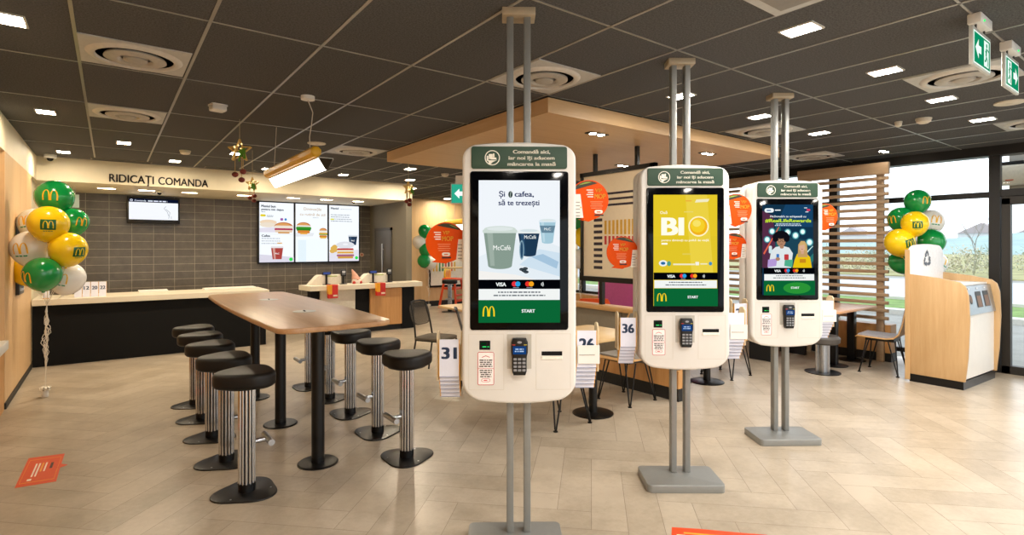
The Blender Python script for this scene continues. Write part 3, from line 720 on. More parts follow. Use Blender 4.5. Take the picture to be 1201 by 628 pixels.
    f = B(P('#5e6068', .5))
    for r_ in range(4):
        for c_ in range(3): f.box(-.03+c_*.022, -.014+c_*.022, -.161, -.157, .926+r_*.0185, .937+r_*.0185, P('#8b8d92', .5), bev=.001, seg=1)
    f.build('keypad', ct)
    a = Art(); a.lines(-.027, .027, 1.035, 2, .011, .006, E('#bcd4f2', .9), seed=3); a.oval(0, 1.072, .012, .006, P('#8d9096', .4)); a.rect(-.038, -.022, 1.058, 1.061, P('#c23a36', .5)); a.rect(.022, .038, 1.058, 1.061, P('#c2b236', .5)); a.done('terminal_text', ct, Matrix.Translation((0, -.1598, 0)))
    f = B(MATTEB); f.box(.114, .219, -.1165, -.112, .997, 1.018); f.box(.112, .221, -.121, -.1145, .977, .995, P('#f0ece0', .4), bev=.002, seg=1); f.build('receipt_slot', t)
    return t
KI = [('nearest order kiosk, coffee cups on its screen', 1.742, 2.283, math.radians(-35.5), screen_coffee, 'nearest'),
      ('middle order kiosk, yellow BIO egg advert on its screen', 3.067, 2.24, math.radians(-37.2), screen_egg, 'middle'),
      ('farthest order kiosk, dark RealLifeRewards advert with two people on screen', 4.41, 2.25, math.radians(-35), screen_rewards, 'farthest')]
# ---- round promotional signs and stacks of table numbers hung on the kiosks
OR1 = P('#e3520c', .5, var=.03, spec=.12); PHN = P('#f1ece6', .5)
def promo(label, T, x, z, flip):
    t = thing('promo_sign', label, 'sign', tuple(T @ Vector((x, -.004, z))), T.to_euler().z, 'round orange promo signs')
    r = .106; f = B(OR1)
    o = ell(r, r, 40); 
    if flip: o = ell(r, r, 36, a0=math.radians(-60), a1=math.radians(262)) + [(-.06*1.0, -.102), (.0, -.115)]
    else: o = ell(r, r, 36, a0=math.radians(-82), a1=math.radians(240)) + [(-.075, -.104), (-.0, -.112)]
    f.prism(o, -.004, .004, r=.001, M=XZ); f.build('disc', t)
    a = Art(); yl = P('#f6b223', .5); wt = P('#f6ede2', .5); s = -1 if flip else 1
    tx = -.02 if not flip else .03
    a.poly([(q[0], q[1]) for q in ell(.1, .1, 16, a0=math.radians(40 if not flip else 62), a1=math.radians(118 if not flip else 150))] , P('#2b2a16', .5))
    a.poly([(q[0], q[1]) for q in ell(.095, .095, 10, a0=math.radians(50 if not flip else 80), a1=math.radians(80 if not flip else 125))], P('#8fa62e', .5))
    a.text('VIP', tx+.022, .042, .018, yl, w=.036, bold=.03); a.text('MOP', tx+.03, .008, .024, yl, w=.06, bold=.03)
    for k in range(4): a.rect(tx-.042+.006*(k % 2), tx-.006, .05-.012*k, .055-.012*k, wt)
    for k in range(4): a.rect(tx-.022+.004*(k % 2), tx+.045-.005*(k % 2), -.012-.011*k, -.0085-.011*k, P('#f0996a', .5))
    a.rr(tx+.022, -.063, .044, .019, .009, wt); a.lines(tx+.008, tx+.036, -.067, 1, .01, .006, P('#d2622a', .5)); a.rect(tx+.0, tx+.048, -.085, -.077, P('#3a1a10', .5))
    px = .078*s if not flip else -.055
    q = .10 if not flip else .0
    a.poly([(px-.024, -.1), (px+.022, -.1), (px+.03, .016), (px-.012, .016)] if not flip else [(px-.03, -.095), (px+.026, -.095), (px+.01, .03), (px-.03, .03)], PHN)
    for k in range(5): a.rect(px-.014, px+.008, -.015-.018*k, -.011-.018*k, P('#8a8681', .5))
    a.oval(px+.012, -.04, .004, .004, P('#e0b23a', .5)); a.done('print', t, Matrix.Translation((0, -.0045, 0)))
    f = B(P('#cfcac0', .5)); sx = -1 if x > 0 else 1
    f.box(sx*.07, sx*.125, -.003, .003, -.02, .02); f.build('bracket', t)
    return t
WEDGE = P('#e0a32c', .5)
def num_card(label, T, x, y, z, num, group, tilt=0):
    """folded number tent hanging over a rail"""
    t = thing('table_number', label, 'table number', tuple(T @ Vector((x, y, z))), T.to_euler().z, group)
    f = B(PAPER); f.prism([(-.002, 0), (.006, 0), (.006, -.19), (-.002, -.19)], -.05, .05, M=YZ); f.build('card', t)
    f = B(WEDGE); f.box(-.0535, -.05, -.002, .006, -.19, 0); f.box(.05, .0535, -.002, .006, -.19, 0); f.build('edge_strip', t)
    f = B(P('#8d93ad', .6)); f.box(-.05, .05, -.0028, .006, -.1935, -.19); f.build('fold', t)  # folded bottom edge, coloured grey-blue for the shade between stacked cards
    if num:
        a = Art(); a.text(num, 0, -.098, .058, NAVY, w=.08, bold=.035); a.done('numeral', t, Matrix.Translation((0, -.0024, 0)))
    return t
ORD = ['second', 'third', 'fourth', 'fifth', 'sixth', 'seventh']
def holder(which, side, T, x, z, num, n=6, step=.0245):
    s = -1 if side == 'left' else 1
    t = thing('number_holder', f'pale wooden table number holder on the {side} side of the {which} kiosk', 'holder', tuple(T @ Vector((x, 0, z))), T.to_euler().z, 'table number holders')
    WD = P('#d9c6a2', .5)
    prof = [(-.06, -.22), (.035, -.22), (.035, .0), (.02, .022), (-.0, .03), (-.04, .03), (-.06, .01)]
    for sx in (-.062, .062):
        f = B(WD); f.prism(prof, sx-.004, sx+.004, r=.001, M=YZ); f.build('side_plate', t)
    f = B(WD); f.box(-.06, .06, .035, .041, -.2, -.05); f.build('back_plate', t)
    f = B(WD); f.box(-s*.062, -s*.1, .012, .028, -.12, -.06); f.build('arm', t)
    g = f'number cards in the {side} holder of the {which} kiosk'
    for k in range(n):
        lab = (f'white number card {num} at the front of the stack on {side} of the {which} kiosk' if num else f'front number card of the stack on {side} of the {which} kiosk, behind its pocket') if k == 0 else f'white number card {ORD[k-1]} from the front of the {side} stack on the {which} kiosk'
        num_card(lab, T, x, -.075 + k*.0155, z - k*step - .005, num if k == 0 else None, g)
    return t
def clip(label, T, x, z):
    t = thing('card_pocket', label, 'pocket', tuple(T @ Vector((x, -.085, z))), T.to_euler().z, 'white card pockets')
    f = B(WHITE); f.box(-.052, .06, -.006, .0, -.05, .045, bev=.001, seg=1); f.build('front', t)
    f = B(P('#a5a29a', .5)); f.box(-.046, .035, -.0075, -.005, -.006, -.002); f.build('slit', t)
    f = B(WHITE); f.box(.056, .06, .0, .03, -.05, .045); f.build('cheek', t)
for lab, x, y, rz, scr, nm in KI:
    kiosk(lab, x, y, rz, scr)
    T = Matrix.Translation((x, y, 0)) @ Matrix.Rotation(rz, 4, 'Z')
    zl = {'nearest': 1.575, 'middle': 1.515, 'farthest': 1.56}[nm]
    promo(f'round orange sign sticking out on the left of the {nm} kiosk', T, -.384, zl, False)
    promo(f'round orange sign sticking out on the right of the {nm} kiosk', T, .372, 1.80, True)
    nl = {'nearest': '31', 'middle': '36', 'farthest': '25'}[nm]; zz = {'nearest': 1.078, 'middle': 1.09, 'farthest': 1.1}[nm]
    holder(nm, 'left', T, -.36, zz, nl)
    nr = {'nearest': '26', 'middle': None, 'farthest': None}[nm]
    holder(nm, 'right', T, .35, 1.122, nr)
    clip(f'white card pocket in front of the right number stack of the {nm} kiosk', T, .355, .998)
# ------------------------------------------------------------------ bar table and stools
TOPW = wood('walnut_table', '#c69d74', '#b0855b', 'y', .7, .3)
t = thing('bar_table', 'long high bar table with brown wooden top on black columns', 'table', (1.203, 4.98, 0))
def bulge(w, l, r, b):
    p = []
    for q in rrect(w, l, r, 8): p.append(q)
    out = []
    n = len(p)
    for i in range(n):
        a, c = p[i], p[(i+1) % n]; out.append(a)
        if math.dist(a, c) > .3:
            for k in range(1, 10): out.append((a[0]+(c[0]-a[0])*k/10, a[1]+(c[1]-a[1])*k/10))
    return [(x*(1+b*(1-(2*y/l)**2)), y*(1+.012*(1-(2*x/w)**2))) for x, y in out]
f = B(TOPW); f.prism(bulge(.745, 3.0, .1, .10), 1.012, 1.047, r=.008); f.build('tabletop', t)
f = B(BLACKM); f.box(-.06, .06, -1.2, 1.2, .985, 1.012); f.build('underframe', t)
for yy in (-1.03, .03, 1.055):
    f = B(BLACKM); f.prism(ell(.045, .045, 28), .012, .99); lg = f.build('leg', t, loc=(0, yy, 0))
    f = B(BLACKM); f.lathe([(.14, 0), (.14, .006), (.132, .012), (.046, .013), (.046, .05)], 36); f.build('foot_disc', lg)
for yy, lab in ((-.62, ''), (.55, '')):
    f = B(P('#c9c6bf', .35, .2)); f.prism(ell(.085, .085, 28), 1.047, 1.0495); f.prism(ell(.004, .03, 12), 1.0495, 1.056, BLACKM); f.build('cable_outlet', t, loc=(0.02, yy, 0))
def make_stool(label):
    t = thing('bar_stool', label, 'stool', (0, 0, 0), 0, 'black bar stools around the high table')
    f = B(BLACKM); f.prism(egg(.185, 44, .12), 0, .01, r=.001, r1=.004); bp = f.build('base_plate', t)
    f = B(STEEL)
    for a in (40, 160, 280): f.prism(ell(.006, .006, 10, .14*math.cos(math.radians(a)), .14*math.sin(math.radians(a))), .01, .0125)
    f.build('bolt', bp)
    f = B(BLACKM); f.prism(ell(.0445, .0445, 28), .06, .67)
    for k in range(14):
        q = 2*PI*k/14; f.prism(ell(.0068, .0068, 10, .0455*math.cos(q), .0455*math.sin(q)), .06, .67, CHROME)
    f.build('post', t)
    f = B(BLACKM); f.prism(ell(.051, .051, 28), .01, .065); f.build('collar', t)
    f = B(STEEL); f.tube([(-.045, 0, .31), (-.115, 0, .31)], .016, 14); f.tube([(-.125, -.1, .312), (-.125, .1, .312)], .02, 16); f.build('footrest', t)
    f = B(BLACKM); f.lathe([(.06, .66), (.14, .672), (.14, .68)], 28); f.build('seat_plate', t)
    f = B(SEATB); f.prism(egg(.178, 48, .10), .675, .772, r=.03, seg=5); f.build('seat', t)
    return t
ST = [('right', 1.76, 3.665, 'nearest'), ('right', 1.80, 4.30, 'second nearest'), ('right', 1.80, 4.94, 'middle'), ('right', 1.81, 5.55, 'fourth'), ('right', 1.78, 6.15, 'farthest'),
      ('left', .70, 3.755, 'nearest'), ('left', .68, 4.37, 'second nearest'), ('left', .675, 5.0, 'middle'), ('left', .673, 5.58, 'fourth'), ('left', .68, 6.13, 'farthest')]
s0 = None
for sd, x, y, nm in ST:
    lab = f'black-seated chrome bar stool, {nm} in the row on the {sd} of the high table'
    rz = 0 if sd == 'right' else PI
    if s0 is None: s0 = make_stool(lab); s0.location = (x, y, 0); s0.rotation_euler = (0, 0, rz)
    else: dup(s0, (x, y, 0), rz, lab)
# ------------------------------------------------------------------ order counter (left) and pay counter
t = thing('pickup_counter', 'long black pickup counter with pale wooden top under RIDICATI COMANDA lettering', 'counter', (0, 0, 0))
TOPC = wood('pale_ash_top', '#e4dbc8', '#d6ccb6', 'x', .5, .35)
f = B(MATTEB); f.box(-.79, 2.0, 9.24, 9.8, 0, .797); f.build('front_panel', t)
f = B(TOPC); f.box(-.79, 2.03, 9.15, 9.95, .797, .875, bev=.003, seg=1); f.build('worktop', t)
f = B(WHITE); f.box(.35, .72, 9.72, 9.95, .875, .9, bev=.003, seg=1); tag(f.build('tray'), 'flat white tray on the pickup counter, left of the stools', 'tray', 'flat white trays on the pickup counter')
f = B(WHITE); f.box(1.2, 1.95, 9.7, 9.95, .875, .895, bev=.003, seg=1); tag(f.build('tray'), 'long flat white tray at right end of the pickup counter', 'tray', 'flat white trays on the pickup counter')
for k, n in enumerate(['14', '12', '20', '22']):
    x = -.335 + k*.088
    tt = thing('table_number', f'white table number tent {n} standing on the pickup counter', 'table number', (x, 9.33, .875), 0, 'table number tents on the pickup counter')
    f = B(PAPER); f.prism([(-.02, 0), (.05, 0), (.022, .2), (.012, .2)], -.04, .04, M=YZ); f.build('card', tt)
    f = B(WEDGE); f.prism([(-.0205, 0), (.0505, 0), (.022, .202), (.012, .202)], .04, .0435, M=YZ); f.build('edge_strip', tt)
    a = Art(.0008); a.text(n, 0, .1, .046, NAVY, w=.06, bold=.03)
    a.done('numeral', tt, Matrix.Translation((0, -.0035, 0)) @ Matrix.Translation((0, -.0168, 0)) @ Matrix.Rotation(-math.atan2(.032, .2), 4, 'X'))
tt = thing('paper_stand', 'small white card stand behind the balloon ribbons on the pickup counter', 'stand', (-.66, 9.32, .875))
f = B(PAPER); f.prism([(-.05, 0), (.05, 0), (.01, .15), (-.01, .15)], -.03, .03, M=YZ); f.build('card', tt); f = B(WEDGE); f.box(-.03, .03, -.053, -.05, 0, .012); f.build('edge_strip', tt)
t = thing('pay_counter', 'pay counter with pale top, black ends, white and oak front panels', 'counter', (0, 0, 0))
f = B(TOPC); f.prism([(2.72, 9.36), (4.82, 9.36), (4.9, 9.82), (2.66, 9.82)], .80, .885, r=.003, seg=1); f.build('worktop', t)
f = B(MATTEB); f.box(2.8, 4.7, 9.6, 9.8, .0, .8); f.build('carcass', t)
f = B(P('#d9d3c4', .5)); f.box(2.95, 3.56, 9.52, 9.6, .08, .8); f.build('white_panel', t)
f = B(OAKD); f.box(3.84, 4.46, 9.5, 9.6, .1, .78); f.build('oak_panel', t)
f = B(MATTEB); f.box(4.46, 4.72, 9.5, 9.6, .0, .8); f.build('end_panel', t)
f = B(MATTEB); f.box(3.56, 3.84, 9.56, 9.6, 0, .8); f.build('black_panel', t)
f = B(BLACKM); f.box(2.8, 4.72, 9.53, 9.6, 0, .08); f.build('plinth', t)
for lab, x in (('left', 2.98), ('right', 3.86)):
    tt = thing('cash_register', f'pale sloped cash register on the {lab} half of the pay counter', 'register', (x, 9.71, .885), 0, 'cash registers on the pay counter')
    f = B(P('#ddd6c6', .5)); f.prism([(-.2, 0), (.36, 0), (.36, .17), (-.02, .17), (-.06, .15)], -.1, .1, r=.006, M=XZ); f.build('housing', tt)
    f = B(P('#9fb65c', .5)); f.box(.1, .28, -.104, -.1, .14, .155); f.build('label_strip', tt)
def pos(label, p, kind):
    tt = thing('payment_terminal' if kind else 'customer_display', label, 'terminal' if kind else 'display', (p[0], 9.6, .885), 0, 'terminals standing on the pay counter')
    f = B(BLACKM); f.prism(rrect(.13, .09, .02), 0, .012); f.build('base', tt)
    f = B(BLACKM); f.tube([(0, 0, .01), (0, 0, .18)], .018, 12); f.build('pole', tt)
    if kind == 0:
        f = B(BLACKM); f.box(-.075, .075, -.02, .02, .175, .23, bev=.006); hd = f.build('display_head', tt); a = Art(.001); a.rect(-.06, .06, .185, .222, E('#4a5a9a', .8)); a.done('screen', hd, Matrix.Translation((0, -.0205, 0)))
    else:
        f = B(BLACKM); f.prism(rrect(.09, .12, .02, 4, 0, .2), -.03, .02, r=.006, M=XZ); hd = f.build('terminal_head', tt); a = Art(.001); a.rr(0, .22, .06, .04, .006, P('#b9bcc0', .3)); a.rr(0, .18, .06, .03, .006, P('#5a5d62', .4)); a.done('keys', hd, Matrix.Translation((0, -.0305, 0)))
pos('small dark customer display leftmost on the pay counter', (3.07,), 0); pos('silver-faced card terminal on a pole left of the gnome', (3.37,), 1)
pos('small dark customer display on a pole right of the gnome', (3.93,), 0); pos('card terminal on a pole rightmost on the pay counter', (4.24,), 1)
for lab, x in (('left', 3.08), ('right', 3.95)):
    tt = thing('charity_box', f'red and yellow donation box hung on the {lab} front edge of the pay counter', 'box', (x, 9.36, .9), 0, 'red donation boxes on the pay counter')
    f = B(P('#c5281e', .4)); f.box(-.075, .085, -.09, -.0015, -.23, .0, bev=.003, seg=1); f.build('body', tt); f = B(P('#e9a21c', .4)); f.box(-.079, -.075, -.088, -.004, -.15, -.0); f.box(-.079, -.02, -.093, -.09, -.16, -.0); f.build('side_label', tt)
    f = B(P('#c5281e', .4)); f.box(-.07, .08, -.03, .06, -.0145, -.0005); f.build('hook', tt)
    f = B(P('#e8d9c2', .5)); f.box(.0, .07, -.092, -.09, -.2, -.17); f.build('text_label', tt)
tt = thing('gnome_figure', 'small pink-capped gnome figure between terminals on the pay counter', 'figure', (3.62, 9.62, .885))
f = B(P('#e8ddd2', .8)); f.lathe([(.075, 0), (.085, .03), (.075, .07), (.045, .1), (.0001, .11)], 20); f.build('body', tt)
f = B(P('#cf9d8a', .8)); f.loft([[(r*math.cos(2*PI*j/16)+dx, r*math.sin(2*PI*j/16), z) for j in range(16)] for r, z, dx in ((.085, .085, 0), (.07, .11, -.01), (.05, .16, -.03), (.03, .21, -.055), (.012, .255, -.08), (.003, .265, -.085))]); f.build('cap', tt)
f = B(P('#d8a58c', .6)); f.sphere((0, -.07, .08), .017); f.build('nose', tt)
f = B(P('#b3352c', .7)); f.sphere((-.06, -.05, .02), .03); f.sphere((.06, -.05, .02), .03); f.build('boot', tt)
# ------------------------------------------------------------------ lettering, wall screens
tt = thing('wall_lettering', 'thin black RIDICATI COMANDA lettering on the cream fascia', 'lettering', (0, 9.83, 0))
LT = P('#2a2622', .5)
for w_, x0, x1 in (('RIDICAȚI', 0.0, .545), ('COMANDA', .60, 1.268)):
    vs, fs = textpolys(w_, .014); a0 = min(v[0] for v in vs); a1 = max(v[0] for v in vs); k = (x1-x0)/(a1-a0)
    f = B(LT); zz = .115/.7
    for dy in (0, -.008): f.add([((v[0]-a0)*k+x0, dy-.001, v[1]*zz+2.505) for v in vs], fs)
    f.build('word', tt, fix=False, smooth=0)
tt = thing('wall_screen', 'small black wall-mounted screen with white picture, left on grey tiles', 'screen', (.64, 11.55, 2.2), 0)
f = B(P('#0a0c14', .3)); f.box(-.395, .395, -.03, .03, -.235, .235, bev=.008); f.box(-.1, .1, .03, .15, -.1, .1); b_ = f.build('housing', tt)
a = Art(.001); a.rect(-.365, .365, -.165, .2, E('#f3f6fb', 1.05)); a.rect(-.365, .365, .14, .2, E('#0a1430', .8)); a.text('Comanda', -.2, .155, .025, E('#e9f0ff', 1), w=.17, bold=.02); a.lines(-.09, .3, .156, 1, .01, .02, E('#e9f0ff', 1), al='L'); a.ring(-.33, .17, .012, .02, E('#e9f0ff', 1)); 
gm = E('#b5bcc4', .9)
for q in ((.18, .08, .15, .04), (.15, .04, .2, -.02), (.2, -.02, .22, -.09), (.18, .03, .24, -.03), (.24, -.03, .22, -.14), (.26, -.1, .26, -.14)): a.line(*q, .008, gm)
a.done('picture', b_, Matrix.Translation((0, -.0305, 0)))
def menu_screen(label, x, draw):
    tt = thing('menu_screen', label, 'menu screen', (x, 11.62, 1.845), 0, 'lit menu screens on the tiled wall')
    f = B(P('#0a0f1c', .3)); f.box(-.345, .345, -.03, .07, -.625, .625, bev=.006); h = f.build('housing', tt)
    a = Art(.0012); a.rect(-.325, .325, -.6, .6, E('#f2f7fc', 1.08)); draw(a); a.done('picture', h, Matrix.Translation((0, -.0305, 0)))
TX = E('#2c3c4c', .8); GD = E('#c9a877', .95)
def cupart(a, cx, z0, z1, w0, w1, c, lid):
    a.poly([(cx-w0, z0), (cx+w0, z0), (cx+w1, z1), (cx-w1, z1)], E(c, .9)); a.poly([(cx-w0*.7, z0), (cx-w0*.3, z0), (cx-w1*.35, z1), (cx-w1*.75, z1)], E('#e9b0a4' if c[1] == 'b' else '#4a6480', .8)); a.rr(cx, z1+.012, w1*2.1, .035, .012, E(lid, 1)); a.text('McC', cx, (z0+z1)/2-.015, .03, E('#ffffff', 1), bold=.02)
def bun(a, cx, cz, w, h, layers):
    a.poly([(cx+w/2*math.cos(q), cz+h*.45*math.sin(q)) for q in [PI*k/16 for k in range(17)]], E('#c9783a', .95)); a.poly([(cx+w*.38*math.cos(q)-.01, cz+h*.1+h*.27*math.sin(q)) for q in [PI*k/16 for k in range(17)]], E('#e0a060', 1))
    for c, dz, hh, ww in layers: a.rr(cx, cz+dz, w*ww, hh, hh*.4, E(c, .95))
def menu1(a):
    a.text('Meniul bun', -.29, .5, .048, TX, al='L', w=.27, bold=.03); a.text('pentru mic dejun', -.29, .44, .04, TX, al='L', w=.42, bold=.03); a.lines(-.29, -.19, .40, 1, .02, .012, E('#8a97a2', .9), al='L')
    a.rr(-.26, .335, .1, .045, .02, E('#e8d428', 1)); a.lines(-.19, -.03, .33, 2, .022, .011, E('#7c8a96', .9), al='L', seed=3)
    a.oval(-.16, .2, .16, .055, E('#f2d9bb', 1)); a.oval(-.17, .15, .15, .05, E('#efe2cf', 1)); a.poly([(-.325, .0), (.1, .0), (.1, .12), (-.325, .08)], E('#e6e2ef', 1))
    bun(a, .13, .11, .37, .22, [('#f4e8d8', .0, .06, .98), ('#b42a58', -.045, .04, .95), ('#f0d8c0', -.085, .05, .9), ('#d89a50', -.115, .03, .6)])
    a.rr(.09, .265, .055, .05, .015, E('#a05aa8', 1)); a.rr(.165, .265, .045, .05, .02, E('#3f8ac8', 1))
    a.rect(-.325, .325, -.04, -.035, E('#d8e0e8', 1)); a.text('Cafea', -.29, -.09, .042, TX, al='L', w=.16, bold=.03); a.lines(-.29, .1, -.13, 3, .05, .012, E('#97a3ad', .9), al='L', seed=5); a.rr(.05, -.215, .1, .018, .006, E('#e6a838', 1))
    a.poly([(-.325, -.6), (.325, -.6), (.325, -.5), (-.325, -.44)], E('#dfdcea', 1)); cupart(a, .0, -.54, -.31, .085, .115, '#b84a44', '#e9e4e6'); a.oval(.265, -.545, .035, .035, E('#2ad84e', 1.1))
def menu2(a):
    a.text('Dimineațile', .02, .47, .06, GD, w=.36, bold=.004); a.text('cu rutină de stil', .02, .36, .055, GD, w=.52, bold=.004); a.lines(.0, .16, .315, 1, .02, .01, E('#b5bec6', .9))
    a.poly([(-.325, .0), (.05, .0), (.02, -.07), (-.325, -.08)], E('#e9edf1', 1))
    bun(a, -.165, .13, .29, .2, [('#f4efe2', .0, .05, 1), ('#3f9e2c', -.035, .06, 1.06), ('#2c8a28', -.065, .05, .98), ('#e08a3a', -.11, .06, .85), ('#f0b048', -.145, .03, .5)])
    bun(a, .232, .05, .16, .13, [('#f4efe2', -.02, .05, 1), ('#e8b440', -.06, .035, 1.1), ('#7fa63a', -.08, .02, 1.1), ('#d88838', -.12, .05, 1), ('#f0c048', -.15, .03, .8)])
    a.rect(-.325, .325, -.6, -.12, E('#eef6fb', 1.08)); a.poly([(-.28, -.6), (-.12, -.6), (-.12, -.15), (-.28, -.15)], E('#e3f1f8', 1.05))
def menu3(a):
    a.text('Meniul', -.29, .515, .042, TX, al='L', w=.17, bold=.03); a.lines(-.08, .25, .52, 1, .02, .01, E('#b5bec6', .9), al='L'); a.lines(-.29, .2, .39, 4, .045, .014, E('#8a97a2', .9), al='L', seed=9); a.rr(-.26, .3, .08, .032, .014, E('#dfe04a', 1))
    a.poly([(-.325, -.6), (.325, -.6), (.325, -.35), (-.325, -.42)], E('#e6e4f0', 1)); cupart(a, .19, -.25, -.06, .07, .1, '#2a3e58', '#dfe5ea')
    for x, z in ((-.24, -.32), (-.2, -.36), (-.26, -.38), (-.21, -.29)): a.oval(x, z, .06, .045, E('#e0b45a', 1))
    a.oval(.02, -.25, .2, .075, E('#e2e4ea', 1)); a.oval(.02, -.235, .06, .02, E('#f4f6fa', 1))
    for c, z, w_ in (('#c2343a', -.345, .36), ('#f0e2cc', -.38, .38), ('#e6a83a', -.42, .36), ('#f3efe8', -.455, .4), ('#b06a86', -.475, .38), ('#d8a24a', -.52, .34)): a.rr(.02, z, w_, .045, .018, E(c, .95))
    a.oval(.265, -.53, .035, .035, E('#2ad84e', 1.1))
menu_screen('left lit menu screen with a wrap and a red coffee cup', 2.712, menu1)
menu_screen('middle lit menu screen with two burgers', 3.40, menu2)
menu_screen('right lit menu screen with a bagel sandwich and dark cup', 4.088, menu3)
tt = thing('wall_button', 'small round device on tiles right of the menu screens', 'button', tuple(aty(424, 299, 11.7)))
f = B(P('#c9a68c', .5)); f.lathe([(.045, 0), (.045, .02), (.0001, .024)], 20, M=Matrix.Rotation(PI/2, 4, 'X')); f.build('cover', tt); f = B(P('#b3453a', .5)); f.lathe([(.02, .02), (.02, .03), (.0001, .032)], 16, M=Matrix.Rotation(PI/2, 4, 'X')); f.build('knob', tt)
tt = thing('wall_panel', 'narrow dark-framed glass panel on the left oak wall behind balloons', 'panel', (XL, 7.98, 1.42))
f = B(P('#23262c', .4)); f.box(0, .03, -.2, .2, -.385, .385, bev=.004); f.build('frame', tt); f = B(P('#5c7180', .12, var=.2, scale=3)); f.box(.029, .033, -.165, .165, -.35, .35); f.build('glass', tt)
tt = thing('wall_hook', 'small grey bracket on the left oak wall under the balloons', 'bracket', (XL, 8.65, 1.12)); f = B(P('#7a7d80', .4, .3)); f.box(0, .03, -.04, .04, -.04, .04, bev=.005); f.build('plate', tt); f = B(STEEL); f.tube([(.03, 0, .0), (.06, 0, 0), (.06, 0, .03)], .008, 8); f.build('hook', tt)
tt = thing('hanging_tag', 'narrow pale blue sign hanging from the soffit beside the top green balloon', 'sign', tuple(aty(88, 236, 10.6))); f = B(P('#bfd6d8', .4)); f.box(-.05, .05, -.006, .006, -.1, .1); f.build('panel', tt); f = B(STEEL); f.tube([(0, 0, .1), (0, 0, 2.47-aty(88, 236, 10.6).z)], .004, 6); f.build('rod', tt)
# ------------------------------------------------------------------ balloons
BG = P('#0c8f42', .18, var=.02, coat=.3); BY = P('#f8d012', .2, var=.02, coat=.3); BW = P('#f3f0ea', .22, var=.01, coat=.3)
BCOL = {'g': BG, 'y': BY, 'w': BW}
def balloon(label, c, col, r, face, group, tip=None, logo=True):
    """face = compass angle (radians) the print looks to; tip = where its neck points"""
    t = thing('balloon', label, 'balloon', tuple(c), 0, group)
    d = (Vector(tip) - Vector(c)).normalized() if tip is not None else Vector((0, 0, -1))
    d = (d*.5 + Vector((0, 0, -1))*.75).normalized()
    q = Vector((0, 0, -1)).rotation_difference(d).to_matrix().to_4x4()
    f = B(BCOL[col]); prof = []
    for k in range(23):
        a = -PI/2 + PI*k/22; z = math.sin(a); rr = math.cos(a)
        if z < 0: z *= 1.16; rr *= (1 - .07*(-z)**2)
        prof.append((max(1e-7, r*rr), r*z))
    f.lathe(prof, 32, M=q); f.lathe([(.012, -r*1.15), (.006, -r*1.17), (.016, -r*1.24), (.004, -r*1.235)], 12, M=q); f.build('skin', t)
    if logo:
        a = Art(); R0 = r*1.004
        if col == 'y':
            gm = P('#14602c', .3); n = 8
            pts = [(-.36+.72*i/n, -.26+.56*j/n) for j in range(n+1) for i in range(n+1)]
            a.add([(p[0], -.0, p[1]) for p in pts], [[j*(n+1)+i, j*(n+1)+i+1, (j+1)*(n+1)+i+1, (j+1)*(n+1)+i] for j in range(n) for i in range(n)], gm)
            a.k = 3; a.arches(0, -.17, .5, .4, P('#f8d012', .3), .1); a.k = 3; a.lines(-.3, .3, -.34, 1, .1, .035, P('#14602c', .3), seed=3)
        else:
            a.k = 3; a.arches(0, -.25, .78, .6, P('#f4b81a', .3), .1)
            if col == 'w': a.k = 3; a.lines(-.42, .42, -.4, 1, .1, .07, P('#2a9468', .3), seed=3)
        out = []
        for x, y, z in a.v:
            th = face + x*1.0; ph = z*1.0; R = R0 + r*.004*(-y/.0003)*.5
            zz = R*math.sin(ph)*(1.16 if ph < 0 else 1); k = (1 - .07*(math.sin(ph)*1.16)**2) if ph < 0 else 1
            out.append((R*math.cos(ph)*k*math.cos(th), R*math.cos(ph)*k*math.sin(th), zz))
        a.v = out
        a.done('printed_logo', t, q)
    return t
def toward(c): return math.atan2(-c[1], -c[0])
def ribbon_bundle(label, top, foot, cs, curl=.02, weight=True):
    t = thing('ribbon_bundle', label, 'ribbon', (0, 0, 0)); rnd = random.Random(5); WR = P('#e6e0d2', .5)
    for k, c in enumerate(cs):
        f = B(WR); pts = [Vector(c), Vector(c).lerp(Vector(top), .6) + Vector((rnd.uniform(-.01, .01), rnd.uniform(-.01, .01), 0))]
        n = 26; ph = rnd.uniform(0, 6); w_ = rnd.uniform(.5, 1.3); e = rnd.uniform(.0, .25)
        for i in range(n+1):
            q = i/n; am = curl*w_*math.sin(PI*min(1, q*1.3))*(1 + .6*math.sin(7*q+ph))
            pts.append(Vector(top).lerp(Vector(foot) + Vector((0, 0, e*.6)), q) + Vector((am*math.cos(24*q+ph), am*math.sin(24*q+ph), 0)))
        f.tube(pts, .0028, 5); f.build('ribbon', t)
    if weight:
        f = B(P('#dcd7cc', .4)); f.prism(ell(.03, .03, 16, foot[0], foot[1]), 0, .07, r=.006); f.build('weight', t)
        f = B(WR)
        for k in range(9):
            a = 2*PI*k/9; f.loft([[(foot[0]+r*math.cos(a)+w2*math.sin(a), foot[1]+r*math.sin(a)-w2*math.cos(a), z) for w2 in (-.009, .009)] for r, z in ((0, .07), (.03, .11), (.05, .1), (.045, .07), (.02, .07))], closed=False, cap0=False, cap1=False)
        f.build('bow', t)
    return t
def cluster(where, items, knot, foot, dep_c, group):
    necks = []
    for (desc, px, py, dd, col, rpx, dx) in items:
        dep = dep_c + dd; c = atd(px, py, dep); r = rpx*dep/F
        balloon(f'{desc}, bunch {where}', c, col, r, toward(c) + dx, group, knot, logo=dx < 9)
        n = (Vector(knot)-c).normalized(); n = (n*.5 + Vector((0, 0, -1))*.75).normalized(); necks.append(c + n*r*1.2)
    return necks
DL = 5.6
kn = atd(55, 358, DL); ft = atz(53, 466, 0)
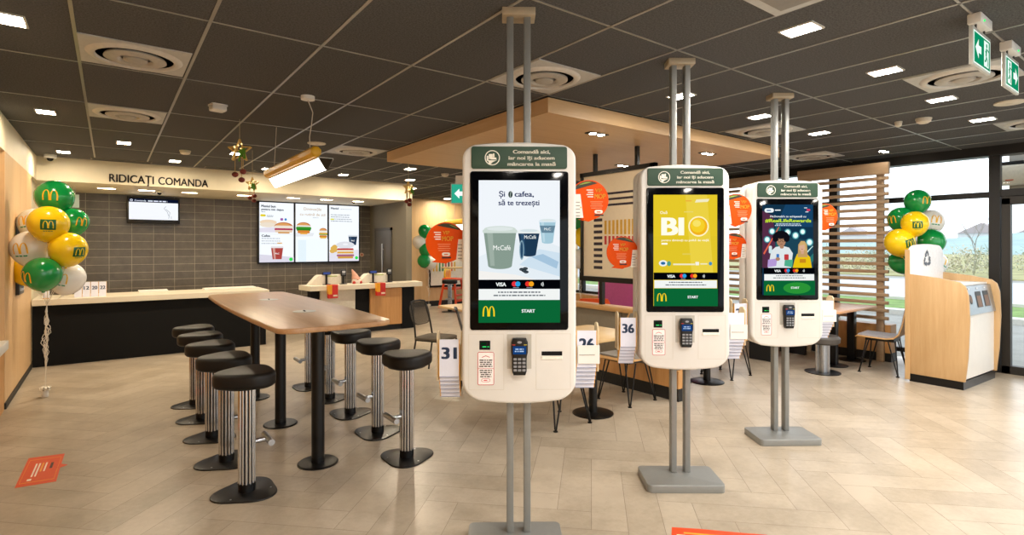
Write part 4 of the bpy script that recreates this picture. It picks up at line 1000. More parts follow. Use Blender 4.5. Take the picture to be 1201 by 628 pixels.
nk = cluster('by the left wall', [
    ('topmost green balloon with yellow arches', 64, 231, .05, 'g', 19, -.22), ('yellow balloon facing front with green logo square', 57, 262, -.2, 'y', 20, -.02), ('green balloon at upper right, behind yellow', 86, 260, .12, 'g', 15.5, .55),
    ('white balloon at left edge, lower', 37, 291, -.1, 'w', 20, -.55), ('yellow balloon at right with logo square turned aside', 80, 292, -.12, 'y', 19, .62), ('large green balloon at the bottom front', 50, 321, -.28, 'g', 19, -.95),
    ('white balloon at the lower right', 79, 326, .05, 'w', 18, -.35), ('white balloon at upper left behind the yellow one', 41, 262, .3, 'w', 17, -.6), ('yellow balloon at lower left, half hidden', 33, 317, .22, 'y', 17, 99), ('green balloon hidden in the core', 60, 300, .35, 'g', 15, 99)], kn, ft, DL, 'balloons by the left wall')
ribbon_bundle('curly white ribbons hanging from the left balloon bunch to the floor', kn, ft, nk, .022)
DRR = 7.0
kn = atd(1076, 322, DRR+.05); ft = Vector((kn.x, kn.y, 0))
nk = cluster('above the waste station', [
    ('topmost green balloon', 1076, 236, 0, 'g', 13.5, .75), ('green balloon at upper left', 1057, 257, .1, 'g', 14, -.75), ('white balloon with yellow arches', 1091, 260, .25, 'w', 14, .45), ('yellow balloon with green logo square, centre', 1073, 262, -.2, 'y', 14, .2),
    ('yellow balloon at left with turned logo', 1055, 284, -.12, 'y', 15.5, .75), ('green balloon at right', 1092, 283, .02, 'g', 14.5, 99), ('green balloon at lower left', 1057, 307, .1, 'g', 13, 99), ('white balloon lowest behind the white back board', 1068, 311, .3, 'w', 13, 99), ('white balloon at lower right behind the back board', 1096, 309, .35, 'w', 13, .9)], kn, ft, DRR, 'balloons above the waste station')
ribbon_bundle('white ribbons of the right balloon bunch behind the waste station', kn, ft, nk, .015)
kn = aty(503, 322, 12.2); ft = aty(503, 357, 12.2); ft.z = 0
nk = []
for desc, px, py, col in [('topmost green balloon', 498, 271, 'g'), ('upper white balloon', 491.5, 284, 'w'), ('middle green balloon', 499, 293, 'g'), ('lower green balloon', 497, 306, 'g'), ('lowest white balloon', 505, 308, 'w')]:
    c = aty(px, py, 12.25 + (.1 if col == 'w' else 0)); r = 7.6*(c.x*_s+c.y*_c)/F
    balloon(f'{desc} in the small far bunch at the far oak wall', c, col, r, toward(c), 'balloons at the far oak wall', kn, logo=False); nk.append(c - Vector((0, 0, r)))
ribbon_bundle('curly white ribbons under the small far balloon bunch', kn, ft, nk, .03)
# balloons seen by the far window between the first two kiosks
for desc, px, py, col, xx in [('green balloon', 680, 258, 'g', 8.3), ('yellow balloon', 684, 278, 'y', 7.9), ('white balloon', 679, 303, 'w', 8.2)]:
    c = atx(px, py, xx); balloon(f'{desc} by the far window, glimpsed right of the nearest kiosk', c, col, .2, toward(c), 'balloons by the far window', logo=False)
q_ = atx(681, 300, 8.1); ribbon_bundle('thin white ribbons of the balloons by the far window', (q_.x, q_.y, .95), (q_.x, q_.y, 0), [tuple(atx(680, 258, 8.3) - Vector((0, 0, .24))), tuple(atx(684, 278, 7.9) - Vector((0, 0, .24))), tuple(atx(679, 303, 8.2) - Vector((0, 0, .24)))], .015)
# ------------------------------------------------------------------ pencil-shaped pendant lamps
def pencil(label, x, y0, y1, z, mount, hang):
    t = thing('pendant_lamp', label, 'pendant lamp', (0, 0, 0), 0, 'pencil-shaped pendant lamps')
    YL = P('#e2b022', .35, var=.03)
    f = B(YL); hexp = [(x-.07+.048*math.cos(PI/8+PI*k/4), z+.055+.048*math.sin(PI/8+PI*k/4)) for k in range(8)]
    f.prism([(p[0], p[1]) for p in hexp], y0+.02, y1, r=.02, M=XZ); f.build('yellow_tube', t)
    f = B(P('#d9d2c2', .4)); f.box(x-.06, x+.07, y0+.02, y1, z+.0, z+.012); f.build('back_plate', t)
    f = B(E('#fff8ec', 5)); f.prism([(x-.055, z-.0), (x+.07, z-.0), (x+.02, z-.09), (x+.005, z-.09)], y0+.02, y1, M=XZ); f.build('diffuser', t)
    f = B(BLACKM); f.loft([[(x-.057, y0+.02, z+.003), (x+.073, y0+.02, z+.003), (x+.022, y0+.02, z-.092), (x+.003, y0+.02, z-.092)], [(x+.015, y0-.12, z-.018), (x+.02, y0-.12, z-.018), (x+.02, y0-.12, z-.023), (x+.015, y0-.12, z-.023)]]); f.build('tip', t)
    f = B(WHITE); f.lathe([(.055, ZC), (.055, ZC-.03), (.02, ZC-.035)], 24, cx=mount[0], cy=mount[1]); f.build('ceiling_rose', t)
    f = B(P('#c8c2b4', .4)); a = Vector((mount[0], mount[1], ZC-.03)); b = Vector(hang)
    f.tube([a, a.lerp(b, .25)+Vector((.03, -.02, 0)), a.lerp(b, .5)+Vector((.02, 0, 0)), a.lerp(b, .75), b], .004, 6); f.build('cable', t)
    f = B(P('#c8c2b4', .4)); f.tube([(x-.07, y1-.3, z+.1), (x-.05, y1-.3, ZC)], .003, 6); f.build('wire', t)
    return t
pencil('big yellow and white pencil-shaped pendant lamp over the bar table', 1.45, 4.55, 6.3, 2.29, (1.32, 4.607), (1.38, 4.75, 2.39))
p = atd(541, 267, 9.5)
pencil('small far pencil-shaped pendant lamp at left edge of the nearest kiosk', p.x+.05, p.y-.4, p.y+.5, p.z+.05, (p.x, p.y), (p.x, p.y, p.z+.15))
# ------------------------------------------------------------------ hanging star ornaments
def star(label, c, r, ang):
    t = thing('star_ornament', label, 'ornament', tuple(c), ang, 'hanging star ornaments')
    GO = P('#d9b667', .4, .4, var=.3, scale=60)
    o = [(r*(1 if k % 2 == 0 else .42)*math.cos(PI/2+PI*k/5), r*(1 if k % 2 == 0 else .42)*math.sin(PI/2+PI*k/5)) for k in range(10)]
    f = B(GO)
    for k in range(10): a, b_ = o[k], o[(k+1) % 10]; f.tube([(a[0], 0, a[1]), (b_[0], 0, b_[1])], .0075, 6)
    rnd = random.Random(int(r*1000))
    for k in range(26):
        a, b_ = o[k % 10], o[(k*3+1) % 10]; f.tube([(a[0], rnd.uniform(-.02, .02), a[1]), (b_[0], rnd.uniform(-.02, .02), b_[1])], .005, 5)
    f.build('wicker_frame', t)
    f = B(P('#5f9a2e', .6))
    for k in range(14):
        x, z = .25*r+rnd.uniform(-.2, .3)*r, -.1*r+rnd.uniform(-.5, .35)*r; f.loft([[(x, -.03, z), (x+.012, -.035, z)], [(x+rnd.uniform(-.02, .02), -.05, z-.05), (x+.02, -.045, z-.05)]], closed=False, cap0=False, cap1=False)
    f.build('green_sprig', t)
    f = B(E('#ffd98a', 3))
    for k in range(7): f.sphere((rnd.uniform(-.4, .4)*r, -.03, rnd.uniform(-.3, .6)*r), .007, n=8, k=6)
    f.build('light_bead', t)
    for dx, l in ((-.38*r, 1.55*r), (.02, 2.0*r), (.3*r, 1.3*r)):
        f = B(P('#b9975a', .6)); f.tube([(dx, 0, -.3*r), (dx, 0, -l-.3*r)], .0035, 5); f.build('cord', t)
        f = B(P('#6e2a1e', .8, var=.3, scale=80)); f.sphere((dx, 0, -l-.3*r-.02), .03, .03, .026, n=14, k=9); f.build('pompom', t)
    f = B(P('#c9bda2', .5)); f.tube([(0, 0, r), (0, 0, ZC-c[2])], .002, 5); f.build('thread', t)
star('larger hanging star ornament with three red pompoms, left', atd(281, 177, 5.3), .115, -TH)
star('smaller hanging star ornament just left of the yellow pendant', atd(296, 216, 7.0), .085, -TH)
star('hanging star ornament at the right end of the fascia', atd(479, 221, 7.2), .085, -TH+.9)
# ------------------------------------------------------------------ low divider with art board on posts
t = thing('seating_divider', 'low divider with grey upholstery, oak cap and black plinth under the art board', 'divider', (0, 0, 0))
f = B(OAKD); f.box(4.55, 4.72, 3.34, 6.3, .13, .31); f.build('oak_base', t)
f = B(BLACK); f.box(4.56, 4.72, 3.345, 6.3, 0, .13); f.build('plinth', t)
f = B(P('#8c8474', .8, var=.05))
for k in range(4): f.box(4.56, 4.70, 3.36+k*.735, 3.36+(k+1)*.735-.004, .31, .825, bev=.012)
f.build('upholstery', t)
f = B(wood('oak_cap', '#d9ac73', '#c7985f', 'y', .8)); f.box(4.53, 4.74, 3.33, 6.3, .825, .875, bev=.006); f.build('cap', t)
t = thing('art_board', 'cream framed art board with coloured stripes hanging from canopy on black posts', 'art board', (4.66, 0, 0))
CB = P('#f4e7cb', .6, var=.02)
f = B(CB); f.box(-.012, .012, 3.76, 4.80, 1.19, 2.43); f.build('panel', t)
f = B(BLACKM); f.box(-.03, .03, 3.70, 4.83, 2.40, 2.45); f.box(-.03, .03, 3.70, 4.80, 1.14, 1.2); f.box(-.03, .03, 4.78, 4.82, 1.14, 2.45); f.box(-.03, .03, 3.70, 3.76, 1.14, 2.45); f.build('frame', t)
for y in (4.595, 3.955):
    f = B(BLACKM); f.box(-.02, .02, y-.02, y+.02, 2.45, 2.66); f.build('post', t)
f = B(BLACKM); f.box(-.025, .025, 4.46, 4.51, .875, 1.14); f.build('post', t)
f = B(BLACKM); f.box(-.025, .025, 3.8, 3.85, .875, 1.14); f.build('post', t)
def ypx(px): return atx(px, 300, 4.648).y
a = Art(.0008)
def bar(px0, px1, py0, py1, mtl):
    p0 = atx(px0, py0, 4.648); p1 = atx(px1, py1, 4.648); a.rect(-p0.y, -p1.y, atx(px0, py1, 4.648).z, p0.z, mtl, True)
dkp = P('#2e2230', .6); mus = P('#dfae3a', .6); redp = P('#cf3a35', .6)
for k in range(3): bar(700, 757, 227.5+k*6.5, 230+k*6.5, dkp)
for k in range(10): bar(696.5, 706.5, 250+k*6.9, 253.4+k*6.9, dkp)
for k in range(8): bar(709+k*4.6, 711.6+k*4.6, 259+(-.3)*k, 275, mus)
for k in range(8): bar(709+k*4.6, 711.6+k*4.6, 277, 287+k*2.4 if k < 4 else 300, redp)
a.done('printed_art', t, Matrix.Translation((-.0125, 0, 0)) @ Matrix.Rotation(-PI/2, 4, 'Z'))
# far side of the divider
t = thing('lounge_bench', 'magenta bench behind the low divider', 'bench', (0, 0, 0))
PK = P('#b04a86', .7); f = B(PK); f.box(6.38, 6.58, 4.6, 6.25, .4, 1.1, bev=.04); f.build('backrest', t); f = B(P('#b7a7d0', .7)); f.box(5.88, 6.38, 4.6, 6.25, .38, .5, bev=.04); f.build('seat', t); f = B(BLACK); f.box(5.95, 6.5, 4.63, 6.22, 0, .38); f.build('base', t)
OAKT = wood('light_oak_top', '#e2c48e', '#d4b17a', 'x', .8, .35)
def cafe_table(name, label, x, y, w, d, h, n_legs=1, rz=0, top=OAKT, ctr=.0):
    t = thing(name, label, 'table', (x, y, 0), rz, 'dining tables')
    f = B(top); f.prism(rrect(w, d, .05), h-.028, h, r=.005); f.build('tabletop', t)
    for k in range(n_legs):
        lx = 0 if n_legs == 1 else (-w*.28 + k*w*.56)
        f = B(BLACKM); f.prism(ell(.04, .04, 24, lx), .012, h-.04); f.box(lx-.16, lx+.16, -.02, .02, h-.045, h-.028); f.build('column', t)
        f = B(BLACKM); f.lathe([(.19, 0), (.19, .006), (.17, .014), (.042, .02)], 36, cx=lx); f.build('foot_disc', t)
    return t
cafe_table('dining_table', 'light wood table with round black foot, between first and second kiosk', 3.62, 3.60, .62, .72, .76, rz=0)
cafe_table('dining_table', 'table with black foot behind the gap between middle and farthest kiosk', 5.52, 3.66, .62, .62, .76)
# upholstered chair on hairpin legs
def hair_chair(label, x, y, rz, fabric, shell=None):
    t = thing('dining_chair', label, 'chair', (x, y, 0), rz, 'upholstered chairs on hairpin legs')
    SH = shell or P('#d0a46a', .45, var=.1); prof = [(-.24, .435), (-.22, .452), (-.1, .447), (.08, .442), (.16, .455), (.215, .51), (.25, .62), (.275, .76), (.285, .84)]
    def sheet(off, hw, m, nm, i0=0, i1=None):
        f = B(m); pr = prof[i0:i1]; top = []; bot = []
        for i, (yy, zz) in enumerate(pr):
            a_ = pr[max(0, i-1)]; b_ = pr[min(len(pr)-1, i+1)]; d = Vector((b_[0]-a_[0], b_[1]-a_[1])).normalized(); n_ = Vector((-d.y, d.x))
            top.append((yy+n_.x*off[1], zz+n_.y*off[1])); bot.append((yy+n_.x*off[0], zz+n_.y*off[0]))
        rings = []
        for i in range(len(pr)):
            w_ = hw*(.93 if i == 0 else (1 if i < len(pr)-1 else .82)); w_ *= 1 - .0*i
            rings.append([(-w_, bot[i][0], bot[i][1]), (w_, bot[i][0], bot[i][1]), (w_, top[i][0], top[i][1]), (-w_, top[i][0], top[i][1])])
        f.loft(rings); return f.build(nm, t)
    sheet((-.006, .006), .23, SH, 'shell'); sheet((.006, .022), .205, fabric, 'seat_pad', 1, 5); sheet((.006, .02), .195, fabric, 'back_pad', 5, 9)
    f = B(BLACKM); f.box(-.15, .15, -.15, .15, .4, .437); f.build('under_frame', t)
    for sx in (-1, 1):
        for sy in (-1, 1):
            f = B(BLACKM); fx, fy = sx*.2, sy*.2
            f.tube([(sx*.1, sy*.15, .41), (fx-.008*sx, fy, .02), (fx+.004*sx, fy, .012), (fx+.008*sx, fy, .02), (sx*.19, sy*.1, .41)], .0075, 8); f.build('leg', t)
            g = B(BLACKM); g.lathe([(.02, 0), (.02, .008), (.008, .014)], 14, cx=fx, cy=fy); g.build('foot', t)
    return t
GF = P('#8a867e', .85, var=.08); 
hair_chair('grey chair with oak shell and hairpin legs beside the waste station', 7.7, 2.64, PI+.08, P('#98969a', .85, var=.06))
hair_chair('chair on black hairpin legs between first and middle kiosk, right one', 4.22, 3.72, -PI/2+.05, GF)
hair_chair('chair on thin black legs behind the nearest kiosk', 3.2, 3.62, PI/2, GF)
hair_chair('chair behind the gap right of the middle kiosk', 5.12, 3.95, PI/2, GF)
hair_chair('chair right of the middle kiosk, partly behind the number cards', 6.0, 3.72, -PI/2, GF)
hair_chair('bright orange chair behind the low divider, under the art board', 5.52, 5.5, 2.43, P('#e8561c', .5), P('#e8561c', .5))
# wire chairs with mesh back
def wire_chair(label, x, y, rz):
    t = thing('wire_chair', label, 'chair', (x, y, 0), rz, 'black metal chairs with mesh backs')
    RB = P('#16140f', .5)
    for sx in (-1, 1):
        f = B(RB); f.tube([(sx*.2, .24, 0), (sx*.185, .17, .42), (sx*.17, .2, .62), (sx*.15, .27, .87)], .011, 8); f.build('rear_leg', t)
        f = B(RB); f.tube([(sx*.21, -.24, 0), (sx*.185, -.17, .43)], .011, 8); f.build('front_leg', t)
    f = B(RB); f.tube([(-.185, -.17, .43), (.185, -.17, .43), (.185, .17, .43), (-.185, .17, .43), (-.185, -.17, .43)], .01, 8); f.build('seat_frame', t)
    f = B(P('#6a6152', .8, var=.1)); f.prism(rrect(.42, .42, .09), .435, .465, r=.012); f.build('seat', t)
    f = B(RB); f.tube([(-.15, .27, .87), (-.07, .285, .885), (.07, .285, .885), (.15, .27, .87)], .011, 8); f.build('top_rail', t)
    f = B(P('#4e473c', .6)); o = rrect(.38, .27, .1, 6)
    T_ = Matrix.Translation((0, .235, .735)) @ Matrix.Rotation(-.27, 4, 'X')
    pts = [T_ @ Vector((q[0], 0, q[1])) for q in o]; f.tube(pts + pts[:1], .008, 6)
    for k in range(-9, 10):
        for sg in (1, -1):
            seg = []
            for s_ in range(-20, 21):
                u = k*.03 + s_*.0095*1; v_ = s_*.0095*sg
                if abs(u) < .185 and abs(v_) < .13 and not (abs(u) > .13 and abs(v_) > .09): seg.append(T_ @ Vector((u, 0, v_)))
            if len(seg) > 2: f.tube([seg[0], seg[-1]], .0042, 4)
    f.build('mesh_back', t)
    return t
wire_chair('black metal chair with mesh back beyond the right-hand stools', 3.2, 5.85, .5)
wire_chair('black metal chair half hidden by left edge of the nearest kiosk', 3.27, 4.96, 1.05)
# far tables, stools and high chair
t = cafe_table('dining_table', 'pale table top beyond the mesh-back chair, left of nearest kiosk', 3.92, 6.15, .7, .7, .76)
t = thing('high_table', 'thin pale high table by the far oak wall', 'table', (7.15, 11.6, 0), 0)
f = B(OAKT); f.box(-.55, .8, -.2, .2, 1.02, 1.055, bev=.004); f.build('tabletop', t); f = B(BLACKM); f.tube([(.6, 0, .0), (.6, 0, 1.02)], .04, 16); f.lathe([(.2, 0), (.2, .012), (.04, .02)], 28, cx=.6); f.build('column', t)
for lab, x, y in (('left of the orange high chair', 6.55, 11.3), ('right of the orange high chair, half hidden', 7.2, 11.2)):
    dup(s0, (x, y, 0), 1.0, f'far black-seated stool {lab}', 'far stools by the oak wall')
t = thing('high_chair', 'orange plastic high chair with a yellow arched back by the far wall', 'high chair', (7.1, 12.1, 0), .5)
OG = P('#e8501c', .4)
for sx in (-1, 1):
    for sy in (-1, 1):
        f = B(OG); f.tube([(sx*.25, sy*.25, 0), (sx*.16, sy*.15, .72)], .03, 10); f.build('leg', t)
f = B(OG); f.box(-.18, .18, -.17, .17, .46, .52, bev=.02); f.build('seat', t); f = B(OG); f.box(-.22, .22, -.26, -.2, .16, .22, bev=.01); f.box(-.21, .21, -.24, -.2, .3, .35, bev=.01); f.build('step', t); f = B(OG); f.box(-.2, .2, -.22, .2, .7, .75, bev=.02); f.build('arm_rail', t)
f = B(YELLOW); f.prism(body_outline(.3, .74, 1.0, .05, .1, .01, .01), .14, .18, r=.01, M=XZ); bk = f.build('backrest', t); a = Art(.002); a.arches(0, .78, .2, .17, OG, .1); a.done('cutout', bk, Matrix.Translation((0, .139, 0)))
t = thing('wall_picture', 'black-framed picture with coloured bars on the far oak wall', 'picture', (7.2, YB-.02, 1.27))
f = B(BLACKM); f.box(-.5, .56, -.02, .02, -.78, .78, bev=.004); fr_ = f.build('frame', t)
a = Art(.002); a.rect(-.46, .52, -.73, .73, P('#e8e2d2', .6))
for k, c in enumerate(['#e0b42c', '#e0b42c', '#2e7a44', '#2e7a44', '#c23a32', '#2a2a2a', '#d86a2a', '#e0b42c']): a.rect(-.4+k*.09, -.36+k*.09, -.36, -.12, P(c, .6))
for k in range(6): a.rect(-.3, .3, .1+k*.09, .14+k*.09, P('#2e2a28', .6))
a.done('print', fr_, Matrix.Translation((0, -.021, 0)))
# ------------------------------------------------------------------ right: slat screens, window table, waste station
SLAT = wood('slat_oak', '#b79d80', '#a28768', 'y', .8)
def slat_screen(label, y0, y1, ends):
    t = thing('slat_screen', label, 'screen', (8.35, 0, 0), 0, 'oak slat screens along the windows')
    f = B(SLAT); f.box(-.03, .03, y0, y1, 2.53, 2.69, bev=.004); f.build('head_board', t)
    for k in range(19):
        z = .57 + k*.1045
        f = B(SLAT); f.box(-.03, .0, y0, y1, z, z+.046, bev=.004); f.build('slat', t)
    for y in ends:
        f = B(SLAT); f.box(.0, .045, y-.045, y+.045, .0, 2.69, bev=.004); f.build('upright', t)
    return t
slat_screen('oak slat screen right of the farthest kiosk, in front of windows', 2.79, 3.98, (2.9, 3.85))
slat_screen('oak slat screen left of the farthest kiosk, seen in the gap', 4.3, 6.5, (4.42, 6.3))
s = B(OAKD); s.box(8.4, 8.6, 2.79, 9.0, .12, .5); s.box(8.42, 8.6, 2.79, 9.0, 0, .12, BLACK); struct(s.build('trim_4'))
t = thing('window_table', 'wooden two-column window table right of the farthest kiosk', 'table', (7.62, 3.18, 0), 0, 'dining tables')
f = B(wood('copper_oak_top', '#cf9f78', '#bd8b62', 'x', .8, .3)); f.prism(rrect(1.2, .62, .06), .74, .77, r=.006); f.build('tabletop', t)
for lx in (0, .56):
    f = B(BLACKM); f.box(lx-.045, lx+.045, -.045, .045, .012, .74, bev=.004); f.build('column', t); f = B(BLACKM); f.lathe([(.17, 0), (.17, .008), (.05, .014)], 32, cx=lx); f.build('foot_disc', t)
t = thing('low_stool', 'low grey round stool on fluted steel post by the window table', 'stool', (7.08, 3.08, 0))
f = B(BLACKM); f.lathe([(.2, 0), (.2, .008), (.06, .014)], 36); f.build('base_plate', t)
prof = []
for k in range(36):
    r = .078 if k % 2 == 0 else .066
    for d in (-.25, .25): prof.append((r*math.cos(2*PI*(k+d)/36), r*math.sin(2*PI*(k+d)/36)))
f = B(STEEL); f.prism(prof, .012, .36); f.build('post', t); f = B(P('#4a4744', .5)); f.lathe([(.17, .36), (.19, .38), (.195, .43), (.17, .46), (.0001, .465)], 36); f.build('seat', t)
t = thing('window_bench', 'low pink bench seat behind the farthest kiosk by the window table', 'bench', (7.6, 3.9, 0)); f = B(P('#b0568a', .7)); f.box(-.5, .5, -.22, .22, .42, .5, bev=.03); f.build('seat', t); 
for x in (-.42, .42):
    f = B(BLACK); f.box(x-.03, x+.03, -.18, .18, 0, .42); f.build('leg', t)
t = thing('waste_station', 'oak-sided waste station with white front and steel slots by the window', 'waste station', (7.42, 2.30, 0), math.radians(-3))
OAKZ = wood('oak_side', '#cba97c', '#bd9868', 'z', .7)
side = [(0, .09), (-.535, .09), (-.56, .35), (-.575, .75), (-.565, 1.02), (-.54, 1.12), (-.49, 1.165), (-.3, 1.205), (0, 1.24)]
def side_(w0, w1):
    f = B(OAKZ); f.prism(side, w0, w1, r=.004, seg=2, M=YZ); return f.build('side_panel', t)
side_(0, .035); side_(1.0, 1.035)
f = B(BLACKM); f.box(.01, 1.02, -.52, -.02, 0, .09); f.build('plinth', t)
f = B(WHITE); f.box(.035, 1.0, -.515, -.48, .1, .8, bev=.003, seg=1); f.box(.035, 1.0, -.48, 0, .09, .8); f.build('front_door', t)
f = B(P('#9ea3a8', .3, .8)); f.prism([(-.535, .8), (-.48, 1.11), (-.45, 1.11), (-.45, .8)], .035, 1.0, M=YZ); pn_ = f.build('slot_panel', t)
TS = Matrix.Translation((0, -.537, .8)) @ Matrix.Rotation(-math.atan2(.055, .31), 4, 'X')
a = Art(.001); a.oval(.27, .17, .05, .055, BLACK); a.oval(.28, .17, .035, .04, P('#6d4a2c', .5)); a.done('round_slot', pn_, TS)
for x in (.44, .68):
    a = Art(.001); a.rect(x, x+.17, .07, .25, BLACK); a.rect(x+.02, x+.15, .075, .2, P('#6d4a2c', .5)); a.done('square_slot', pn_, TS)
for x in (.27, .525, .765):
    a = Art(.001); a.rr(x, .285, .05, .016, .006, P('#d8dadd', .4)); a.done('slot_label', pn_, TS)
f = B(WHITE); f.box(.02, 1.015, -.45, .0, 1.11, 1.135, bev=.004, seg=1); f.build('tray_top', t)
f = B(P('#efeef0', .4)); f.prism(body_outline(1.0, 1.1, 1.585, .01, .14, .03, .001), -.02, .015, r=.004, M=Matrix.Translation((.52, 0, 0)) @ XZ); bb = f.build('back_board', t)
f = B(OAKZ); f.box(-.012, .0, -.03, .02, .02, 1.52, bev=.003, seg=1); f.build('edge_strip', t)
a = Art(.001); rc = P('#5b6470', .5)
for k in range(3):
    def cn(q, r): return Vector((.5 + r*1.0*math.cos(q), 1.405 + r*1.0*math.sin(q)))
    q = PI/2 + 2*PI*k/3
    c0, cp, cq = cn(q, .115), cn(q - 2*PI/3, .115), cn(q + 2*PI/3, .115)
    a1, a2 = c0.lerp(cp, .14), c0.lerp(cp, .42); b1, b2 = c0.lerp(cq, .14), c0.lerp(cq, .34)
    a.line(a1.x, a1.y, a2.x, a2.y, .036, rc, True); a.line(a1.x, a1.y, b1.x, b1.y, .036, rc, True); a.line(b1.x, b1.y, b2.x, b2.y, .036, rc)
    dd = (cq-c0).normalized(); nn = Vector((-dd.y, dd.x)); a.poly([tuple(b2 + nn*.034), tuple(b2 + dd*.045), tuple(b2 - nn*.034)], rc)
a.done('recycling_symbol', bb, Matrix.Translation((0, -.0215, 0)))
t = thing('air_conditioner', 'white split air conditioner seen through the glass above the door', 'air conditioner', (9.45, 1.42, 2.36), 0)
f = B(P('#ded3bd', .4)); f.box(-.1, .1, -.5, .5, .0, .26, bev=.03); f.build('housing', t); f = B(BLACK); f.box(-.09, .12, -.46, .46, .26, .3); f.build('top_grille', t); f = B(P('#c2542e', .5)); f.box(-.103, -.1, .32, .4, .05, .065); f.build('badge', t)
f = B(P('#9b9488', .5)); f.box(.1, .2, -.4, .4, -.1, .44); f.build('bracket', t)
# ------------------------------------------------------------------ floor stickers
def floor_sticker(label, pts, lines_at, ang):
    t = thing('floor_sticker', label, 'floor sticker', (0, 0, 0), 0, 'orange floor stickers')
    f = B(P('#e04a1c', .35, var=.03)); f.prism([(p.x, p.y) for p in pts], 0, .0012); f.build('film', t)
    return t
pts = [atz(x, y, 0) for x, y in [(33.6, 538), (76, 532.5), (72, 544.5), (79.5, 545.5), (70.5, 549), (66, 565), (17, 573)]]
t = floor_sticker('orange speech-bubble floor sticker near the left wall', pts, None, 0)
c = [atz(x, y, 0) for x, y in [(35, 540), (73.5, 535), (64, 563), (20.5, 570)]]
def lerp2(u, v): return c[0].lerp(c[1], u).lerp(c[3].lerp(c[2], u), v)
f = B(P('#f4a83a', .5)); 
def quad(u0, u1, v0, v1, m, z=.0016): f.add([tuple(lerp2(u, v) + Vector((0, 0, z))) for u, v in ((u0, v0), (u1, v0), (u1, v1), (u0, v1))], [[0, 1, 2, 3]], m)
yl = P('#f4a83a', .5); wt = P('#f3e4d4', .5)
for (u0, u1, v0, v1) in ((.02, .98, .03, .045), (.02, .98, .955, .97), (.02, .03, .03, .97), (.965, .975, .03, .97)): quad(u0, u1, v0, v1, yl)
rnd = random.Random(2)
for k in range(4):
    u = .26 + k*.1; quad(u, u+.05, .22, .22+rnd.uniform(.35, .55), wt if k != 2 else yl)
quad(.72, .8, .25, .5, P('#4a1a10', .5)); quad(.2, .32, .83, .9, wt)
f.build('print', t, fix=False, smooth=0)
pts = [atz(x, y, 0) for x, y in [(788, 619), (820, 621), (868, 625.5), (900, 628)]]
pts += [pts[3] + Vector((-.42, -.3, 0)), pts[0] + Vector((-.42, -.3, 0))]
t = floor_sticker('orange floor sticker cut by the bottom edge below the middle kiosk', pts, None, 0)
c = [atz(x, y, 0) for x, y in [(792, 621), (895, 629.5)]]; c = [c[0], c[1], c[1] + Vector((-.4, -.28, 0)), c[0] + Vector((-.4, -.28, 0))]
f = B(yl); quad(.1, .9, .06, .09, yl); quad(.02, .12, .12, .3, wt); quad(.2, .8, .3, .38, wt); quad(.2, .7, .5, .58, wt); f.build('print', t, fix=False, smooth=0)
# ------------------------------------------------------------------ outside the glass
s = B(P('#8f8c84', .9, var=.15, scale=2)); s.box(8.95, 60, -60, 70, -.3, -.02); struct(s.build('ground'))
s = B(P('#6f8a45', .95, var=.3, scale=3)); s.box(15, 18.5, -60, 70, -.03, .02); s.box(34, 150, -90, 130, -.05, .03, P('#9a9566', .95, var=.35, scale=.6)); stuff(s.build('lawn'), 'green grass strips beyond the parking lot', 'grass')
s = B(P('#b4b8bc', .8, var=.05, scale=2)); s.box(19, 31, -60, 70, -.03, .015); tag(s.build('road'), 'pale grey road passing outside the windows', 'road')
s = B(P('#c9c6bd', .8)); s.box(18.5, 19, -60, 70, -.03, .1); s.box(14.6, 15, -60, 70, -.03, .1); tag(s.build('kerb'), 'pale concrete kerbs along the grass strip outside', 'kerb')
rnd = random.Random(11)
def hill(label, x, y0, y1, h, c, seed):
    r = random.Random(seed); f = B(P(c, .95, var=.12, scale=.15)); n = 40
    ph = [r.uniform(0, 6) for _ in range(4)]; rings = []
    for i in range(n+1):
        q = i/n; y = y0 + (y1-y0)*q
        z = h*(.55 + .2*math.sin(5*q+ph[0]) + .12*math.sin(13*q+ph[1]) + .06*math.sin(31*q+ph[2])) * math.sin(PI*min(1, max(0, q*.96+.02)))**.35
        rings.append([(x-40, y, -1), (x-15, y, z*.55), (x, y, z), (x+20, y, z*.7), (x+50, y, -1)])
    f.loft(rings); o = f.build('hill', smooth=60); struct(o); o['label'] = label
hill('distant bluish hill line', 260, -200, 330, 16, '#a9bcc6', 3)  # both hill colours include the blue-grey of distance haze
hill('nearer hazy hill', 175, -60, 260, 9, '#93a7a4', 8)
def house(label, x, y, w, d, h, wall, roof):
    t = thing('house', label, 'house', (x, y, .031), rnd.uniform(-.3, .3), 'distant houses')
    f = B(P(wall, .8)); f.box(-d/2, d/2, -w/2, w/2, 0, h); f.build('wall', t)
    f = B(P(roof, .8)); f.prism([(-w/2-.3, h), (w/2+.3, h), (0, h+w*.28)], -d/2-.3, d/2+.3, M=YZ); f.build('roof', t)
    for k in range(3):
        f = B(P('#4d5a66', .2)); f.box(-d/2-.03, -d/2, -w*.35+k*w*.28, -w*.35+k*w*.28+w*.14, h*.4, h*.75); f.build('window', t)
for k, (x, y, w_, d, h, a_, b_) in enumerate([(205, 66, 9, 8, 5, '#c9c6c2', '#a89c9b'), (230, 50, 12, 8, 6, '#c4c3c2', '#a89c9b'), (200, 33, 8, 7, 5, '#d2cfcb', '#a89c9b'), (240, 92, 12, 9, 6, '#c4c0ba', '#a89c9b'), (190, 22, 9, 8, 5, '#cfccc8', '#a89c9b')]):  # house colours lightened, distance haze is mixed into walls and roofs
    house(['pale house with red roof farthest left outside the window', 'pale house with brown roof outside, second from left', 'white house with red roof outside behind the door glass', 'large pale house behind the others outside', 'pale house nearest the right photo edge outside'][k], x, y, w_, d, h, a_, b_)
sb = B(); q = random.Random(5)
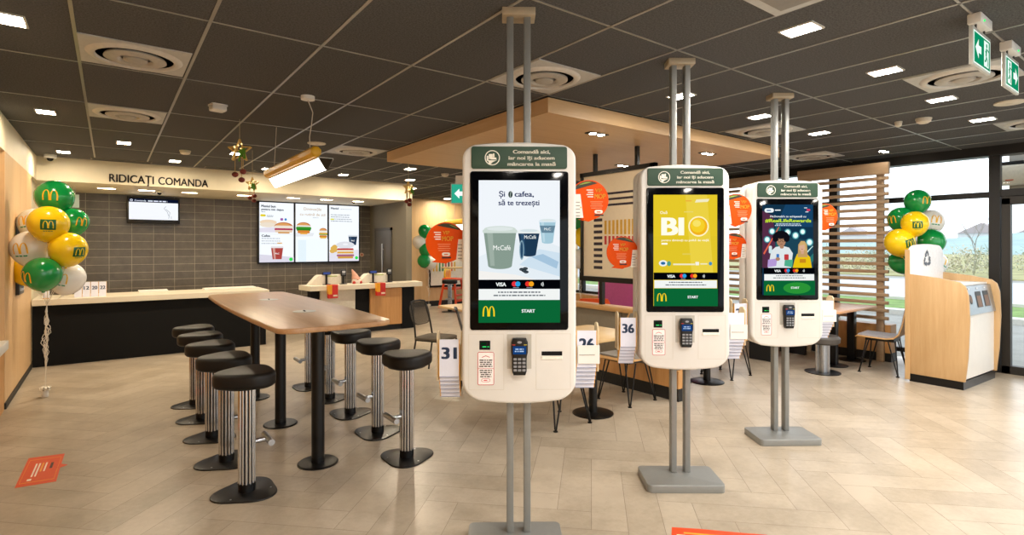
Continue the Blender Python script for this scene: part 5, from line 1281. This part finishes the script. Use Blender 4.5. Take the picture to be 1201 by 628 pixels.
for i in range(34):
    x0 = rnd.uniform(34, 50); y0 = 2 + i*.75 + rnd.uniform(-.3, .3); r = rnd.uniform(.9, 1.6); h = rnd.uniform(1.0, 1.9); mt = P(['#b5ad98', '#a3a188', '#bdb39c', '#98a18a'][i % 4], .9, var=.25, scale=6)  # scrub tones paled, haze is put into the colour
    for k in range(6): sb.tube([(x0, y0, .03), (x0+q.uniform(-.3, .3)*r, y0+q.uniform(-.3, .3)*r, h*.5), (x0+q.uniform(-.7, .7)*r, y0+q.uniform(-.7, .7)*r, h*q.uniform(.8, 1))], .03, 5, mt, r1=.006)
    for k in range(300):
        a_ = q.uniform(0, 2*PI); rr = r*math.sqrt(q.random()); z = h*q.uniform(.08, 1)*(1-.35*rr/r); p = Vector((x0+rr*math.cos(a_), y0+rr*math.sin(a_), z)); s_ = q.uniform(.04, .11)
        u = Vector((q.uniform(-1, 1), q.uniform(-1, 1), q.uniform(-.3, 1))).normalized()*s_; v_ = Vector((q.uniform(-1, 1), q.uniform(-1, 1), q.uniform(-1, 1))).normalized()*s_*.6
        sb.add([tuple(p), tuple(p+u+v_), tuple(p+u*1.8), tuple(p+u-v_)], [[0, 1, 2, 3]], mt)
stuff(sb.build('scrub', fix=False, smooth=0), 'pale brownish leafless scrub thicket beyond the road', 'scrub')
def bare_tree(label, x, y, h):
    f = B(P('#8d8a86', .9)); q = random.Random(int(x*3+y))
    def br(p, d, l, r, n):
        e = p + d*l; f.tube([p, (p+e)/2 + Vector((q.uniform(-.05, .05)*l, q.uniform(-.05, .05)*l, 0)), e], r, 5, r1=r*.6)
        if n:
            for k in range(3): br(e if k else p.lerp(e, .7), (d + Vector((q.uniform(-.8, .8), q.uniform(-.8, .8), q.uniform(0, .5)))).normalized(), l*q.uniform(.6, .75), r*.55, n-1)
    br(Vector((0, 0, 0)), Vector((0, 0, 1)), h*.33, h*.012, 5)
    tag(f.build('bare_tree', loc=(x, y, .031 if x > 34 else .016), smooth=0), label, 'tree', 'bare trees outside')
bare_tree('leafless tree outside behind the right balloons', 33, 10.2, 3.4); bare_tree('leafless tree outside left of the door frame', 53, 15, 4.5); bare_tree('leafless tree outside behind the slat screen', 54, 24, 6); bare_tree('leafless tree outside behind the door glass', 55, 12.5, 5)
